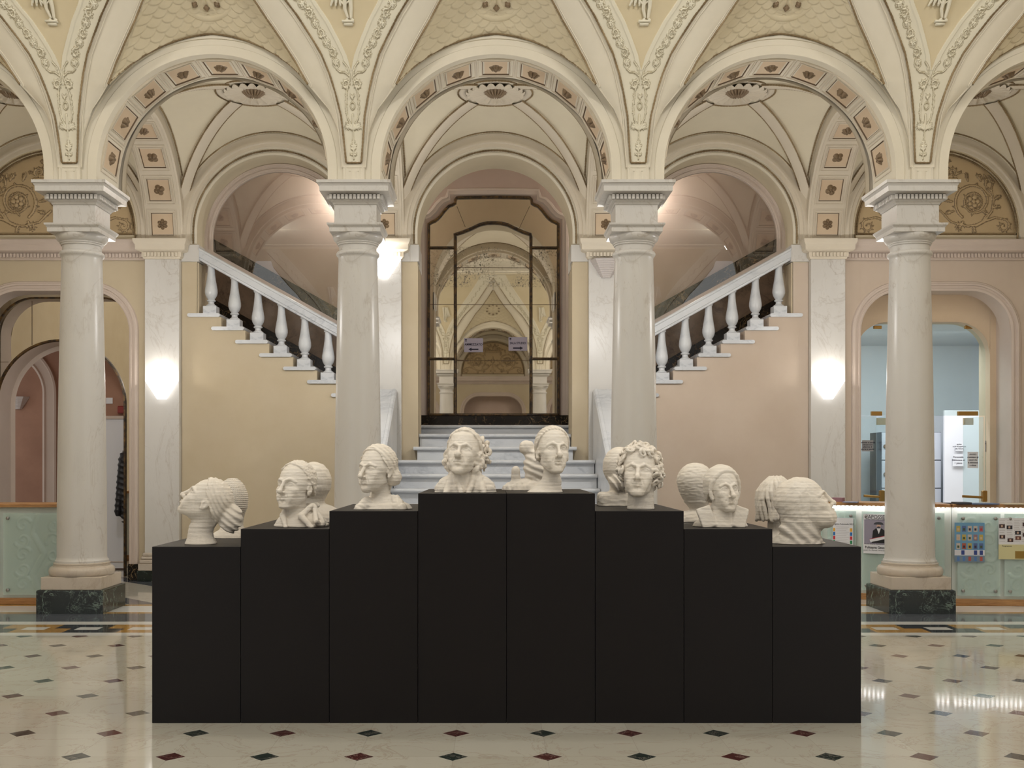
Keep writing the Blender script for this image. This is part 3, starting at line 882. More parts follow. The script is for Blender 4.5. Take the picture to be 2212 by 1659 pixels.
av = aisle_vault(); av.location.x = bays[0]
for x in bays[1:]: copy_tree(av, (x, 0, 0))
tb = transverse(); tb.location.x = piers[0]
for x in piers[1:]: copy_tree(tb, (x, 0, 0))
for x in (-BAY, 0, BAY): opp(av, x)
for x in piers[1:5]: opp(tb, x)

# ================================================================== COLUMNS
def make_column():
    root = empty('marble_column')
    Yc = YF + .30
    # entablature block
    m = MB()
    m.sqlathe([(.205, 3.77), (.205, 3.955), (.212, 3.957), (.218, 3.975), (.235, 3.985), (.238, 3.998), (.245, 4.0), (.245, 4.045), (.262, 4.047), (.285, 4.058),
               (.330, 4.062), (.332, 4.112), (.338, 4.118), (.342, 4.132), (.354, 4.136), (.356, 4.164)])
    for sx, sy in ((0, -1), (0, 1), (1, 0), (-1, 0)):
        n = 13
        for k in range(n):
            o_ = (k - (n - 1) / 2) * .0385
            if sy: m.box(o_ - .0125, o_ + .0125, sy * .245, sy * .272, 4.0, 4.044)
            else: m.box(sx * .245, sx * .272, o_ - .0125, o_ + .0125, 4.0, 4.044)
    m.build('impost_block', M['marble'], root, 'auto')
    m = MB()
    m.sqlathe([(.245, 3.688), (.247, 3.69), (.247, 3.728), (.252, 3.731), (.258, 3.745), (.266, 3.75), (.270, 3.762), (.270, 3.77)])
    pr = [(.185, 3.53), (.185, 3.585), (.198, 3.59), (.198, 3.603), (.207, 3.607), (.207, 3.618), (.214, 3.622), (.232, 3.638), (.243, 3.66), (.246, 3.68), (.244, 3.69)]
    m.lathe(pr, n=64, caps=False)
    m.build('capital', M['marble'], root, 'auto')
    m = MB(); z0, z1 = .475, 3.53
    pr = [(.252, .475), (.252, .492), (.240, .505), (.2345, .53)]
    for k in range(1, 25):
        u = k / 24; r = .2345 - .044 * u ** 1.7 - .0; pr.append((r, .53 + (3.46 - .53) * u))
    pr += [(.196, 3.478), (.204, 3.485), (.211, 3.495), (.213, 3.506), (.211, 3.517), (.203, 3.527), (.187, 3.532)]
    m.lathe(pr, n=64, caps=False); m.build('shaft', M['marble'], root, 'auto')
    m = MB()
    m.lathe([(.29, .345), (.300, .352), (.307, .372), (.309, .390), (.306, .410), (.296, .428), (.276, .438), (.268, .440), (.268, .450), (.262, .452), (.266, .458), (.266, .468), (.258, .474), (.25, .475)], n=64, caps=False)
    m.box(-.29, .29, -.29, .29, .226, .348, .004)
    m.build('base', M['marble_cream'], root, 'auto')
    m = MB(); m.box(-.32, .32, -.32, .32, 0, .212, .0); m.sqlathe([(.32, .212), (.318, .222), (.306, .229), (.25, .229)]); m.build('green_marble_plinth', M['green_marble'], root, 'auto')
    return root, Yc
col0, YC = make_column()
clab = {-1.5: 'white marble column on a dark green plinth at far left, beside the end of the glass counter', -.5: 'white marble column left of the tall mirror, rising behind the short-haired woman bust',
        .5: 'white marble column right of the tall mirror, rising behind the curly-haired bust', 1.5: 'white marble column on a dark green plinth in front of the poster counter'}
first = True
for k, lb in clab.items():
    c = col0 if first else copy_tree(col0)
    c.location = (k * BAY, YC, 0); props(c, lb, 'column', 'marble columns of the arcade'); first = False
for k, side in ((-1, 'left'), (1, 'right')):
    c = copy_tree(col0); c.location = (k * .5 * BAY, -.6, 0)
    props(c, 'white marble column reflected at the %s edge of the tall mirror' % side, 'column', 'marble columns of the arcade')
# ================================================================== BACK WALL OF THE AISLE
YWB = YW + .62      # rear face
XN0, TRD, RIS, ZTOP = 3.42, .296, .165, 3.30
def stair_z(ax, under=0):       # height of the step edge at |x|; flights climb outwards
    k = math.floor((XN0 - ax) / TRD) + 1 if ax < XN0 else 0
    k = max(0, min(8, k)); return ZTOP - k * RIS - under
def wall_skin(m, xs, lo, hi, y, front=True):
    V = np.zeros((len(xs), 2, 3))
    for i, x in enumerate(xs): V[i, 0] = (x, y, lo(x)); V[i, 1] = (x, y, hi(x))
    m.grid(V, flip=not front)
def hi_top(x): return 5.80
def jamb_blocks(m, x0, x1): pass
RO = .96; CZO = 4.30
def centre_bay(cx, low):      # low(x): solid below this (None = opening reaches the floor)
    m = MB(); e = 1e-4
    for y, fr in ((YW, True), (YWB, False)):
        for a, b in ((-1.365, -RO), (RO, 1.365)): wall_skin(m, [cx + a, cx + b], lambda x: 0, hi_top, y, fr)
        xs = [cx + RO * math.cos(t) for t in np.linspace(PI, 0, 64)]
        wall_skin(m, xs, lambda x: ringz(x, cx, CZO, RO), hi_top, y, fr)
    q = arch_path(cx, CZO, RO, 0, 64)
    sweep_xz(m, q, [(0, YWB - YW), (0, 0)], YW, flip=True)
    return m
root = new_struct('wall_back')
centre_bay(0, None).build('plaster_face', M['cream_dark'], root, 'auto')
# mouldings on the centre arch
m = MB(); q = arch_path(0, CZO, RO, ZS, 64)
sweep_xz(m, q, [(0, .0), (0, -.012), (-.03, -.012), (-.034, -.004), (-.085, -.004), (-.09, -.014), (-.10, -.014), (-.105, 0)], YW, flip=True)
m.build('archivolt', M['cream'], root, 'auto')
# lower ochre skins of the centre jambs
m = MB()
for s in (-1, 1):
    m.box(s * RO, s * 1.16, YW - .006, YW, 0, 3.96)
    m.box(s * (RO - .006), s * RO, YW - .006, YWB, 0, 3.90)
m.build('ochre_jamb', M['ochre_wall'], root)
m = MB()
for s in (-1, 1):   # plain impost block of the opening
    m.sqlathe([(.10, 0), (.10, .0)]) if False else None
    m.box(s * (RO - .02), s * 1.17, YW - .03, YW + .2, 3.94, 4.15, .006); m.box(s * (RO - .012), s * (RO + .01), YW + .2, YWB, 3.88, 4.15)
m.build('impost_block', M['marble'], root)

for s, nm in ((-1, 'wall_left'), (1, 'wall_right')):
    root = new_struct(nm); cx = s * BAY
    m = MB()
    for y, fr in ((YW, True), (YWB, False)):
        for a, b in ((-1.365, -RO), (RO, 1.365)): wall_skin(m, [cx + a, cx + b], lambda x: 0, hi_top, y, fr)
        xs = [cx + RO * math.cos(t) for t in np.linspace(PI, 0, 64)]
        wall_skin(m, xs, lambda x: ringz(x, cx, CZO, RO), hi_top, y, fr)
    m.build('plaster_face', M['cream_dark'], root)
    # ochre field: everything below the springing, cut by the steps
    m = MB()
    xe = [XN0 + .36 - .0]
    m.box(s * 3.69, s * 3.88, YW - .006, YW + .25, 0, 3.93)
    for k in range(9):
        xa_ = XN0 - k * TRD - .03; xb_ = 3.69 if k == 0 else XN0 - (k - 1) * TRD - .03
        m.box(s * max(xa_, 1.165), s * xb_, YW - .006, YW + .25, 0, ZTOP - k * RIS - .045)
    m.box(s * 1.165, s * 1.77, YW - .006, YWB - .1, 1.9, 3.93)
    m.build('ochre_face', M['ochre_wall' if s < 0 else 'beige_wall'], root)
    m = MB(); m.box(s * 3.67, s * 3.69, YW + .01, YWB, 3.3, 3.93); m.build('ochre_jamb', M['ochre_wall'], root)
    m = MB()
    m.box(s * 3.66, s * 3.89, YW - .03, YW + .25, 3.94, 4.15, .006); m.box(s * 1.165, s * 1.80, YW - .03, YW + .25, 3.94, 4.15, .006)
    m.build('impost_block', M['marble'], root)
    # reveal and the pink frame of the glazed opening
    q = arch_path(cx, CZO, RO, 3.0 if s else 0, 64)
    m = MB(); q = arch_path(cx, CZO, RO, 1.9, 64); sweep_xz(m, q, [(0, YWB - YW), (0, 0)], YW, flip=True); m.build('reveal', M['cream_dark'], root, 'auto')
    m = MB(); q = arch_path(cx, CZO, RO, ZS, 64)
    sweep_xz(m, q, [(0, .0), (0, -.012), (-.03, -.012), (-.034, -.004), (-.085, -.004), (-.09, -.014), (-.10, -.014), (-.105, 0)], YW, flip=True)
    m.build('archivolt', M['cream'], root, 'auto')
    m = MB(); q = arch_path(cx, CZO - .01, RO, ZS - .3, 64)
    sweep_xz(m, q, [(0, 0), (.03, -.0), (.035, .012), (.055, .012), (.06, 0), (.085, 0), (.09, .015), (.10, .015), (.10, .06)], YW + .34, flip=False)
    # sill strip of the glass that follows the hand rail
    zz = lambda ax: 4.111 - .5574 * (3.649 - ax) + .01
    a, b = 3.69, 1.2
    m.prism([(s * a, zz(a)), (s * b, zz(b)), (s * b, zz(b) + .05), (s * a, zz(a) + .05)], YW + .33, YW + .42)
    m.build('pink_glass_frame', M['pink_trim'], root, 'auto')

# cornice with dentils over pilasters and the outer bays
def cornice_profile(): return
def cornice(m, x0, x1, yf, ends=True):
    """straight run of the dentil cornice, front plane yf"""
    pr = [(0, 3.955), (.012, 3.96), (.018, 3.975), (.03, 3.98), (.03, 4.035), (.055, 4.045), (.075, 4.05), (.09, 4.06), (.092, 4.12), (.10, 4.13), (.112, 4.155), (.115, 4.19), (0, 4.19)]
    V = np.zeros((2, len(pr), 3))
    for j, (o_, z) in enumerate(pr):
        V[0, j] = (x0 - (o_ if ends else 0), yf - o_, z); V[1, j] = (x1 + (o_ if ends else 0), yf - o_, z)
    m.grid(V, flip=False)
    if ends:
        for x, sg in ((x0, -1), (x1, 1)):
            V = np.zeros((2, len(pr), 3))
            for j, (o_, z) in enumerate(pr): V[0, j] = (x + sg * o_, yf - o_, z); V[1, j] = (x + sg * o_, YW + .02, z)
            m.grid(V, flip=sg < 0)
    n = int((x1 - x0) / .042)
    for k in range(n):
        c = x0 + (k + .5) * (x1 - x0) / n; m.box(c - .013, c + .013, yf - .052, yf - .03, 3.982, 4.03)
def pilaster(x, label_, first=[None]):
    root = empty('marble_pilaster')
    m = MB(); m.box(-.212, .212, 0, .10, .34, 3.955, .004); m.build('shaft', M['marble'], root)
    m = MB()
    for h, z0, z1 in ((.235, .30, .345), (.25, .262, .30), (.265, .215, .262)): m.box(-h, h, -(h - .212), .1, z0, z1, .012)
    m.box(-.275, .275, -.06, .1, .13, .215, .004); m.build('base', M['marble_cream'], root, 'auto')
    m = MB(); m.box(-.285, .285, -.07, .1, 0, .13, .004); m.build('green_marble_plinth', M['green_marble'], root)
    m = MB(); r0 = YW - .10
    cornice(m, -.212, .212, 0)
    m.box(-.212, .212, 0, .1, 3.955, 4.185)
    m.build('dentil_capital', M['rib'], root, 'auto')
    root.location = (x, YW - .10, 0)
    return props(root, label_, 'pilaster', 'marble pilasters of the rear wall')
# the cornice helper needs absolute wall depth: shift it into local space
_c = cornice
def cornice(m, x0, x1, yf, ends=True, _c=_c):
    k = len(m.v); _c(m, x0, x1, yf, ends)
    if yf == 0:
        m.v[k:] = [(a, min(b, .12), c) for a, b, c in m.v[k:]]
pilaster(-1.5 * BAY, 'white marble pilaster carrying the lit sconce at the left end of the left staircase')
pilaster(-.5 * BAY, 'white marble pilaster left of the central stairs with a bright sconce near its top')
pilaster(.5 * BAY, 'white marble pilaster right of the central stairs with an unlit sconce')
pilaster(1.5 * BAY, 'white marble pilaster carrying the lit sconce right of the right staircase')

# ---------------------------------------------------------------- tympanum bays (outer bays and the opposite aisle)
def tympanum_relief():
    res = .007; R = Relief(-1.0, 1.0, 0, 1.15, res); A = .02
    # z measured from the base line of the lunette
    R.scroll(.47, .42, .24, 1.9, -2.2, -1, .016, A); R.flower(.47, .42, .085, 5, A * 1.2)
    R.stroke([(.06, .30), (.2, .16), (.4, .11), (.56, .14), (.64, .26)], .014, .010, A)
    R.stroke([(.50, .12), (.62, .18), (.74, .22), (.84, .20)], .020, .010, A); R.scroll(.84, .115, .085, 1.3, 1.6, -1, .012, A)
    R.stroke([(.60, .17), (.70, .30), (.72, .44), (.69, .58), (.72, .66)], .014, .008, A)
    for x, z, a in ((.71, .34, .2), (.73, .44, .6), (.70, .52, 2.4), (.66, .26, 2.6), (.62, .62, 1.4), (.56, .68, 2.1), (.40, .68, 1.8), (.24, .60, 1.2), (.20, .42, 2.9), (.22, .30, 3.4), (.34, .17, 4.2), (.46, .12, 5.0)):
        R.leaf(x, z, a, .10, .013, A)
    R.scroll(.30, .10, .055, 1.2, 0, 1, .010, A); R.scroll(.70, .70, .045, 1.2, 2, 1, .009, A)
    R.scroll(.57, .73, .04, 1.1, .6, -1, .008, A)
    R.stroke([(0, .02), (0, .55)], .022, .014, A); R.stroke([(-.06, .10), (.06, .10)], .022, .022, A); R.flower(0, .42, .05, 6, A, False)
    R.stroke([(-.26, .70), (.26, .70)], .012, .012, A * 1.2); R.stroke([(-.2, .73), (.2, .73)], .016, .016, A)
    R.scroll(.20, .78, .06, 1.3, -.6, 1, .012, A); R.scroll(.09, .83, .05, 1.2, .2, 1, .012, A)
    for a in (.5, .9, 1.3): R.leaf(.02, .76, a, .15, .016, A)
    for x, z, a in ((.27, .76, .4), (.14, .88, .9), (.05, .90, 1.2)): R.leaf(x, z, a, .07, .010, A)
    return R
TR = tympanum_relief()
M['tymp_crevice_shade'] = flat('tympanum_crevice_shade', (140, 120, 92), .8)  # painted shade for the edges of the tympanum relief
def tympanum_bay(parent):
    """lunette with relief above a cornice; local x about the bay axis"""
    zb = 4.27; r = 1.0; czt = 4.30
    n = 300; xs = np.linspace(-r + .002, r - .002, n); nz = 160; V = np.zeros((n, nz, 3)); HH = np.zeros((n, nz))
    for i, x in enumerate(xs):
        zt_ = czt + math.sqrt(max(r * r - x * x, 0)); zs = np.linspace(zb, zt_, nz)
        ii = int(np.clip((x - TR.x0) / TR.res, 0, TR.nx - 1)); jj = np.clip(((zs - zb) / TR.res).astype(int), 0, TR.nz - 1)
        V[i, :, 0] = x; HH[i] = TR.h[ii, jj]; V[i, :, 1] = YW + .03 - HH[i]; V[i, :, 2] = zs
    m = MB(); m.grid(V); o = m.build('tympanum_relief', [M['tymp'], M['tymp_crevice_shade']], parent, True)
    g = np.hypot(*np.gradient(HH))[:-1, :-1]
    o.data.polygons.foreach_set('material_index', ((g > .003) & (HH[:-1, :-1] < .013)).astype(np.int32).ravel())  # crevice shade painted along the foot of the relief
    m = MB(); q = arch_path(0, czt, r, zb, 60)
    sweep_xz(m, q, [(0, .03), (0, -.01), (-.03, -.014), (-.04, -.006), (-.13, -.006), (-.14, .0), (-.16, .0)], YW, flip=True)
    # wall around the lunette
    xs = np.r_[-1.365, r * np.cos(np.linspace(PI, 0, 50)), 1.365]
    V = np.zeros((52, 2, 3))
    for i, x in enumerate(xs):
        V[i, 0] = (x, YW, czt + math.sqrt(max(r * r - x * x, 0)) if abs(x) < r else czt); V[i, 1] = (x, YW, 5.8)
    m.grid(V)
    m.box(-1.365, -r, YW, YW + .1, 4.1, czt); m.box(r, 1.365, YW, YW + .1, 4.1, czt); m.box(-r, r, YW, YW + .1, 4.1, zb)
    m.build('archivolt', M['cream_dark'], parent, 'auto')
    m = MB(); q = arch_path(0, czt, r - .02, zb, 60); bead(m, [(x, YW - .004, z) for x, z in q], .011); bead(m, [(-r + .02, YW - .0, zb + .015), (r - .02, YW - .0, zb + .015)], .010)
    m.build('bronze_cord', M['cord'], parent, True)
    m = MB(); cornice(m, -1.20, 1.20, YW - .02, False); m.box(-1.2, 1.2, YW - .12, YW, 4.18, 4.20); m.build('dentil_cornice', M['pink_trim'], parent, 'auto')

def round_rect(cx, hw, z0, zt, r, n=12):         # from right foot over the top to the left foot
    p = [(cx + hw, z0), (cx + hw, (z0 + zt) / 2), (cx + hw, zt - r)]
    p += [(cx + hw - r + r * math.cos(a), zt - r + r * math.sin(a)) for a in np.linspace(0, PI / 2, n)[1:]]
    p += [(cx, zt)]
    p += [(cx - hw + r + r * math.cos(a), zt - r + r * math.sin(a)) for a in np.linspace(PI / 2, PI, n)]
    p += [(cx - hw, (z0 + zt) / 2), (cx - hw, z0)]
    return np.array(p)
def rr_top(x, hw, zt, r):
    ax = abs(x)
    if ax <= hw - r: return zt
    return zt - r + math.sqrt(max(r * r - (ax - hw + r) ** 2, 0))
HWO, ZTO, RRO = .93, 3.58, .50
def portal_bay(parent, y=YW, mat='ochre_wall'):
    m = MB(); hw, zt, r = HWO, ZTO, RRO
    for a, b in ((-1.365, -hw - .003), (hw + .003, 1.365)): m.box(a, b, YW, YW + .3, 0, 3.96)
    xs = np.r_[-hw - .004, np.linspace(-hw, -hw + r, 16)[1:], np.linspace(hw - r, hw, 16), hw + .004]
    V = np.zeros((len(xs), 2, 3))
    for i, x in enumerate(xs): V[i, 0] = (x, YW, rr_top(x, hw, zt, r)); V[i, 1] = (x, YW, 3.96)
    m.grid(V); m.build('ochre_face', M[mat], parent)
    q = round_rect(0, hw, 0, zt, r)
    m = MB()
    sweep_xz(m, q, [(.0, .30), (0, -.01), (-.02, -.022), (-.03, -.022), (-.035, -.010), (-.06, -.014), (-.066, -.03), (-.085, -.034), (-.10, -.022), (-.108, -.022), (-.118, -.008), (-.12, 0)], YW, flip=True)
    m.build('door_surround', M['pink_trim'], parent, 'auto')
    m = MB()
    for s in (-1, 1): m.box(s * (hw - .005), s * (hw + .13), YW - .045, YW + .3, 0, .20, .004)
    m.build('black_marble_foot', M['black_marble'], parent)
tyb = {}
for s, nm in ((-1, 'wall_left'), (1, 'wall_right')):
    root = new_struct(nm, (s * 2 * BAY, 0, 0)); tympanum_bay(root); portal_bay(root, mat='ochre_wall' if s < 0 else 'beige_wall'); tyb[s] = root
for x in (-BAY, 0, BAY): 
    opp(tyb[-1], x)
# what fills the reflected portals of the opposite aisle: plain pink wall with a dark arched doorway
m = MB(); m.box(-4.1, 4.1, -3.95, -3.87, 0, 4.2)
props(m.build('wall_front', M['pink_wall']), kind='structure')
m = MB()
for x in (-BAY, 0, BAY):
    m.prism([(x + .5 * math.cos(a), 2.3 + .5 * math.sin(a)) for a in np.linspace(0, PI, 24)] + [(x - .5, .0), (x + .5, .0)], -3.87, -3.85)
props(m.build('door_9', M['black']), kind='structure')

# ================================================================== STAIR HALL behind the wall
YM = 15.6
root = new_struct('wall_stair')
m = MB(); m.box(-4.4, 4.4, YM, YM + .1, 0, 6.2); m.build('pink_wall_face', M['pink_wall'], root)
for s in (-1, 1):
    zc_ = lambda ax: ZTOP + (ax - XN0) * RIS / TRD
    m = MB()
    a, b = 1.55, 4.35
    m.prism([(s * x, z) for x, z in ((a, zc_(a) - .3), (b, zc_(b) - .3), (b, zc_(b) + .16), (a, zc_(a) + .16))], YM - .03, YM); m.build('black_marble_skirting', M['black_marble'], root)
    m = MB(); m.prism([(s * x, z) for x, z in ((a, zc_(a) + .16), (b, zc_(b) + .16), (b, zc_(b) + .86), (a, zc_(a) + .86))], YM - .02, YM); m.build('brown_marble_dado', M['brown_marble'], root)
    m = MB(); m.prism([(s * x, z) for x, z in ((a, zc_(a) + .84), (b, zc_(b) + .84), (b, zc_(b) + 1.02), (a, zc_(a) + 1.02))], YM - .06, YM); m.build('dark_dado_cap', M['black_marble'], root)
m = MB(); m.box(-4.4, 4.4, YWB, YM, 6.0, 6.1); props(m.build('ceiling', M['cream_dark']), kind='structure')
for s in (-1, 1):
    m = MB(); m.box(s * 4.36, s * 4.42, YWB, YM, 0, 6.1); props(m.build('wall_stair', M['pink_wall']), kind='structure')
# ---- stairs
def step_slab(m, x0, x1, yf, z, over=.03, th=.045, mi=0):      # central steps run along X, nosing towards the viewer
    n = 8; V = []
    for k in range(n + 1):
        a = -PI / 2 + PI * k / n; V.append((-over - th / 2 * math.cos(a) * 1.0 + .0, z - th / 2 + th / 2 * math.sin(a)))
    poly = [(yf + .40, z - th)] + [(yf + a, b) for a, b in V] + [(yf + .40, z)]
    vs = [(x0, y, zz) for y, zz in poly] + [(x1, y, zz) for y, zz in poly]; k = len(poly)
    m.add(vs, [tuple(range(k))[::-1], tuple(range(k, 2 * k))] + [(i, (i + 1) % k, k + (i + 1) % k, k + i) for i in range(k)], mi)
stairs = empty('central_staircase', (0, 0, 0), label='wide flight of white marble steps rising to the tall mirror', cat='stairs')
for n_ in range(1, 13):
    z = .165 * n_; yr = 13.302 - (10 - n_) * .302
    w_ = 1.03 if n_ <= 2 else 1.195 if n_ <= 9 else (1.0 if n_ == 10 else RO - .01)
    if n_ == 12: yr = 15.2; w_ = 1.5
    m = MB(); 
    if n_ == 12: m.box(-1.5, 1.5, yr, YM, z - .165, z - .045)
    else: m.box(-min(w_, RO if n_ > 9 else w_) + .005, min(w_, RO if n_ > 9 else w_) - .005, yr, yr + .32 if n_ < 11 else 15.25, z - .165, z - .045)
    xa = w_
    for k in (0,):
        th = .045; nn = 8
        poly = [(yr + (.34 if n_ < 11 else (2.0 if n_ == 11 else YM - yr)), z - th)] + [(yr - .03 - th / 2 * math.cos(-PI / 2 + PI * j / nn), z - th / 2 + th / 2 * math.sin(-PI / 2 + PI * j / nn)) for j in range(nn + 1)] + [(yr + (.34 if n_ < 11 else (2.0 if n_ == 11 else YM - yr)), z)]
        vs = [(-xa, y, zz) for y, zz in poly] + [(xa, y, zz) for y, zz in poly]; k2 = len(poly)
        m.add(vs, [tuple(range(k2)), tuple(range(2 * k2 - 1, k2 - 1, -1))] + [(i, k2 + i, k2 + (i + 1) % k2, (i + 1) % k2) for i in range(k2)])
    m.build('step', M['marble_grey'], stairs, 'auto')
def mk_flight(s, side):
    fl = empty('side_staircase', (0, 0, 0), label='white marble staircase climbing outwards behind the %s balustrade' % side, cat='stairs', group='side staircases')
    for k in range(9):
        z = ZTOP - k * RIS; xn = XN0 - k * TRD; m = MB()
        # tread: slab whose end shows on the wall face, rounded nosing towards the centre
        th = .045; nn = 6
        x_out = xn + .36
        poly = [(xn - .0 - th / 2 * math.cos(-PI / 2 + PI * j / nn), z - th / 2 + th / 2 * math.sin(-PI / 2 + PI * j / nn)) for j in range(nn + 1)]
        poly += [(x_out + th / 2 * math.cos(PI / 2 - PI * j / nn), z - th / 2 + th / 2 * math.sin(PI / 2 - PI * j / nn)) for j in range(nn + 1)]
        if k < 7: m.prism([(s * x, zz) for x, zz in (poly if s > 0 else poly[::-1])], YW - .04, YW + .12)
        poly = [(xn, z), (xn, z - th), (xn + .34, z - th), (xn + .34, z)]
        m.box(s * (xn - .01), s * (xn + .34), YW + .12, YM - .03, z - th, z)
        m.box(s * (xn + .03), s * (xn + .06), YW + .0, YM - .03, z - RIS, z - th)
        m.build('step', M['marble_grey'], fl, 'auto')
    return fl
mk_flight(-1, 'left'); mk_flight(1, 'right')
# ---- balustrades
def baluster(m):
    m.box(-.083, .083, -.083, .083, 0, .095, .003)
    pr = [(.052, .095), (.062, .10), (.062, .112), (.045, .12), (.036, .135), (.036, .155), (.052, .162), (.055, .172), (.048, .18), (.040, .186), (.055, .205), (.070, .235), (.078, .27), (.077, .305), (.068, .36), (.056, .43), (.047, .50),
          (.043, .56), (.042, .60), (.052, .606), (.054, .618), (.046, .626), (.062, .640), (.070, .652), (.070, .664), (.06, .672)]
    m.lathe(pr, n=28)
YBA = YW + .08
def railz(ax): return 4.111 - .5574 * (3.649 - ax)
for s, side in ((-1, 'left'), (1, 'right')):
    bl = empty('balustrade', (0, 0, 0), label='white marble balustrade sloping along the %s staircase' % side, cat='balustrade', group='marble balustrades')
    m = MB(); pr = [(-.155, .075), (-.155, -.075), (-.135, -.085), (-.125, -.085), (-.118, -.098), (-.045, -.098), (-.035, -.11), (-.012, -.11), (.0, -.095), (.0, .095), (-.118, .095), (-.125, .085)]
    V = np.zeros((2, len(pr), 3))
    for i, ax in enumerate((3.67, 1.60)):
        for j, (dz, dy) in enumerate(pr): V[i, j] = (s * ax, YBA + dy, railz(ax) + dz)
    V = np.concatenate([V, V[:, :1]], 1); m.grid(V, flip=s > 0); n = len(pr)
    m.build('handrail', M['marble_grey'], bl, 'auto')
    for k in range(9):
        xc = XN0 + .115 - k * TRD * .985 + .0
        if xc < 1.68: break
        z = ZTOP - k * RIS; m = MB(); baluster(m)
        zt0 = railz(xc - .083) - .15 - z; zt1 = railz(xc + .083) - .15 - z
        a0, a1 = (zt1, zt0) if s < 0 else (zt0, zt1)
        h = .083
        m.add([(-h, -h, .672), (h, -h, .672), (h, h, .672), (-h, h, .672), (-h, -h, a0), (h, -h, a1), (h, h, a1), (-h, h, a0)],
              [(3, 2, 1, 0), (4, 5, 6, 7), (0, 1, 5, 4), (1, 2, 6, 5), (2, 3, 7, 6), (3, 0, 4, 7)])
        o = m.build('baluster', M['marble_grey'], bl, 'auto'); o.location = (s * xc, YBA, z)
# ---- cheek parapets of the central stairs
for s, side in ((-1, 'left'), (1, 'right')):
    m = MB()
    zf = lambda y: 2.37 - (13.31 - y) * .546
    ys = (13.25, 11.2); V = []
    for y in ys:
        xi = 1.20
        for x, dz in ((xi, 0), (xi + .02, .018), (xi + .05, .02), (xi + .055, .012), (xi + .40, .012), (xi + .40, 0)): V.append((s * x, y, zf(y) + dz))
        V += [(s * (xi + .40), y, 0), (s * xi, y, 0)]
    f = [tuple(range(8)), tuple(range(15, 7, -1))] + [(i, 8 + i, 8 + (i + 1) % 8, (i + 1) % 8) for i in range(8)]
    if s > 0: f = [t[::-1] for t in f]
    m.add(V, f)
    props(m.build('stair_parapet', M['marble_grey']), 'sloping white marble parapet %s of the central steps' % side, 'parapet', 'parapets of the central steps')

# ================================================================== MIRROR
S16 = (YM - .04) / F
def mp(px, py): return (CAMX + (px - CX) * S16, CAMH + (HY - py) * S16)
mir = empty('wall_mirror', (0, 0, 0), label='tall wall mirror with a shaped dark bronze frame above the central steps', cat='mirror')
outer = [mp(1206, 896)] + [mp(1206, 484)]
rt = [(1206, 484), (1200, 480), (1190, 476), (1180, 466), (1172, 455), (1162, 445), (1149, 440), (1148, 427)]
top = [(1148, 427), (1110, 426), (1066, 425.5), (1020, 426), (984, 427)]
lf = [(984, 427), (983, 440), (970, 445), (960, 455), (952, 466), (942, 476), (932, 480), (926, 484)]
outl = [(1206, 897)] + rt + top[1:] + lf[1:] + [(926, 897)]
poly = [mp(*q) for q in outl]
m = MB(); m.prism(poly[::-1], YM - .02, YM - .015); m.build('mirror_glass', M['mirror'], mir)
def bar(m, pts, w=.040, closed=False, d=.05):
    p = np.array([mp(*q) for q in pts])
    p = resample(p, .05) if not closed else p
    pr = [(w / 2, 0), (w / 2, -d * .55), (w * .2, -d), (-w * .2, -d), (-w / 2, -d * .55), (-w / 2, 0)]
    T = np.gradient(p, axis=0); T /= np.linalg.norm(T, axis=1, keepdims=True); N = np.stack([-T[:, 1], T[:, 0]], 1)
    V = np.zeros((len(p), len(pr), 3))
    for j, (a, b) in enumerate(pr): V[:, j, 0] = p[:, 0] + N[:, 0] * a; V[:, j, 1] = YM - .02 + b; V[:, j, 2] = p[:, 1] + N[:, 1] * a
    m.grid(V, flip=True)
def frame_mat():
    t = NT('gilt_dark_frame'); n = t.noise(14, 5, .7)
    t.l(t.ramp(n, [(.42, lin((44, 32, 22))), (.75, lin((128, 96, 48)))]), t.b.inputs['Base Color']); t.setv(Roughness=.45, Metallic=.3); return t.m
FM = frame_mat()
m = MB(); bar(m, outl); bar(m, [(925, 896), (1207, 896)]); m.build('outer_frame', FM, mir, 'auto')
inn = [(983.5, 896), (983.5, 508), (981, 507), (1000, 501), (1020, 493), (1036, 485), (1052, 481.5), (1066, 481), (1080, 481.5), (1096, 485), (1112, 493), (1130, 501), (1148, 507), (1147, 508), (1147, 896)]
m = MB(); bar(m, inn, .045); m.build('inner_arch_bar', FM, mir, 'auto')
for y, a, b in ((535, 926, 983), (775, 926, 983), (535, 1147, 1206), (775, 1147, 1206)):
    m = MB(); bar(m, [(a, y), (b, y)], .036); m.build('glazing_bar', FM, mir, 'auto')
m = MB()
for pts in ([(987, 445), (1005, 490)], [(1144, 445), (1122, 492)], [(985, 577), (1146, 578)], [(928, 657.5), (1205, 658)], [(985, 778), (1146, 779)]):
    m = MB(); p = [(x, YM - .022, z) for x, z in (mp(*q) for q in pts)]; m.tube(resample(p, .05), .0035, 4); m.build('glass_joint', M['line'], mir)
m = MB(); m.tube(resample([(x, YM - .022, z) for x, z in (mp(988, 778.5), mp(1012, 779))], .02), .011, 5); m.build('glass_gap', M['line'], mir); m = MB(); m.tube(resample([(x, YM - .022, z) for x, z in (mp(1082, 779), mp(1112, 779))], .02), .009, 5)
m.build('glass_gap', M['line'], mir)
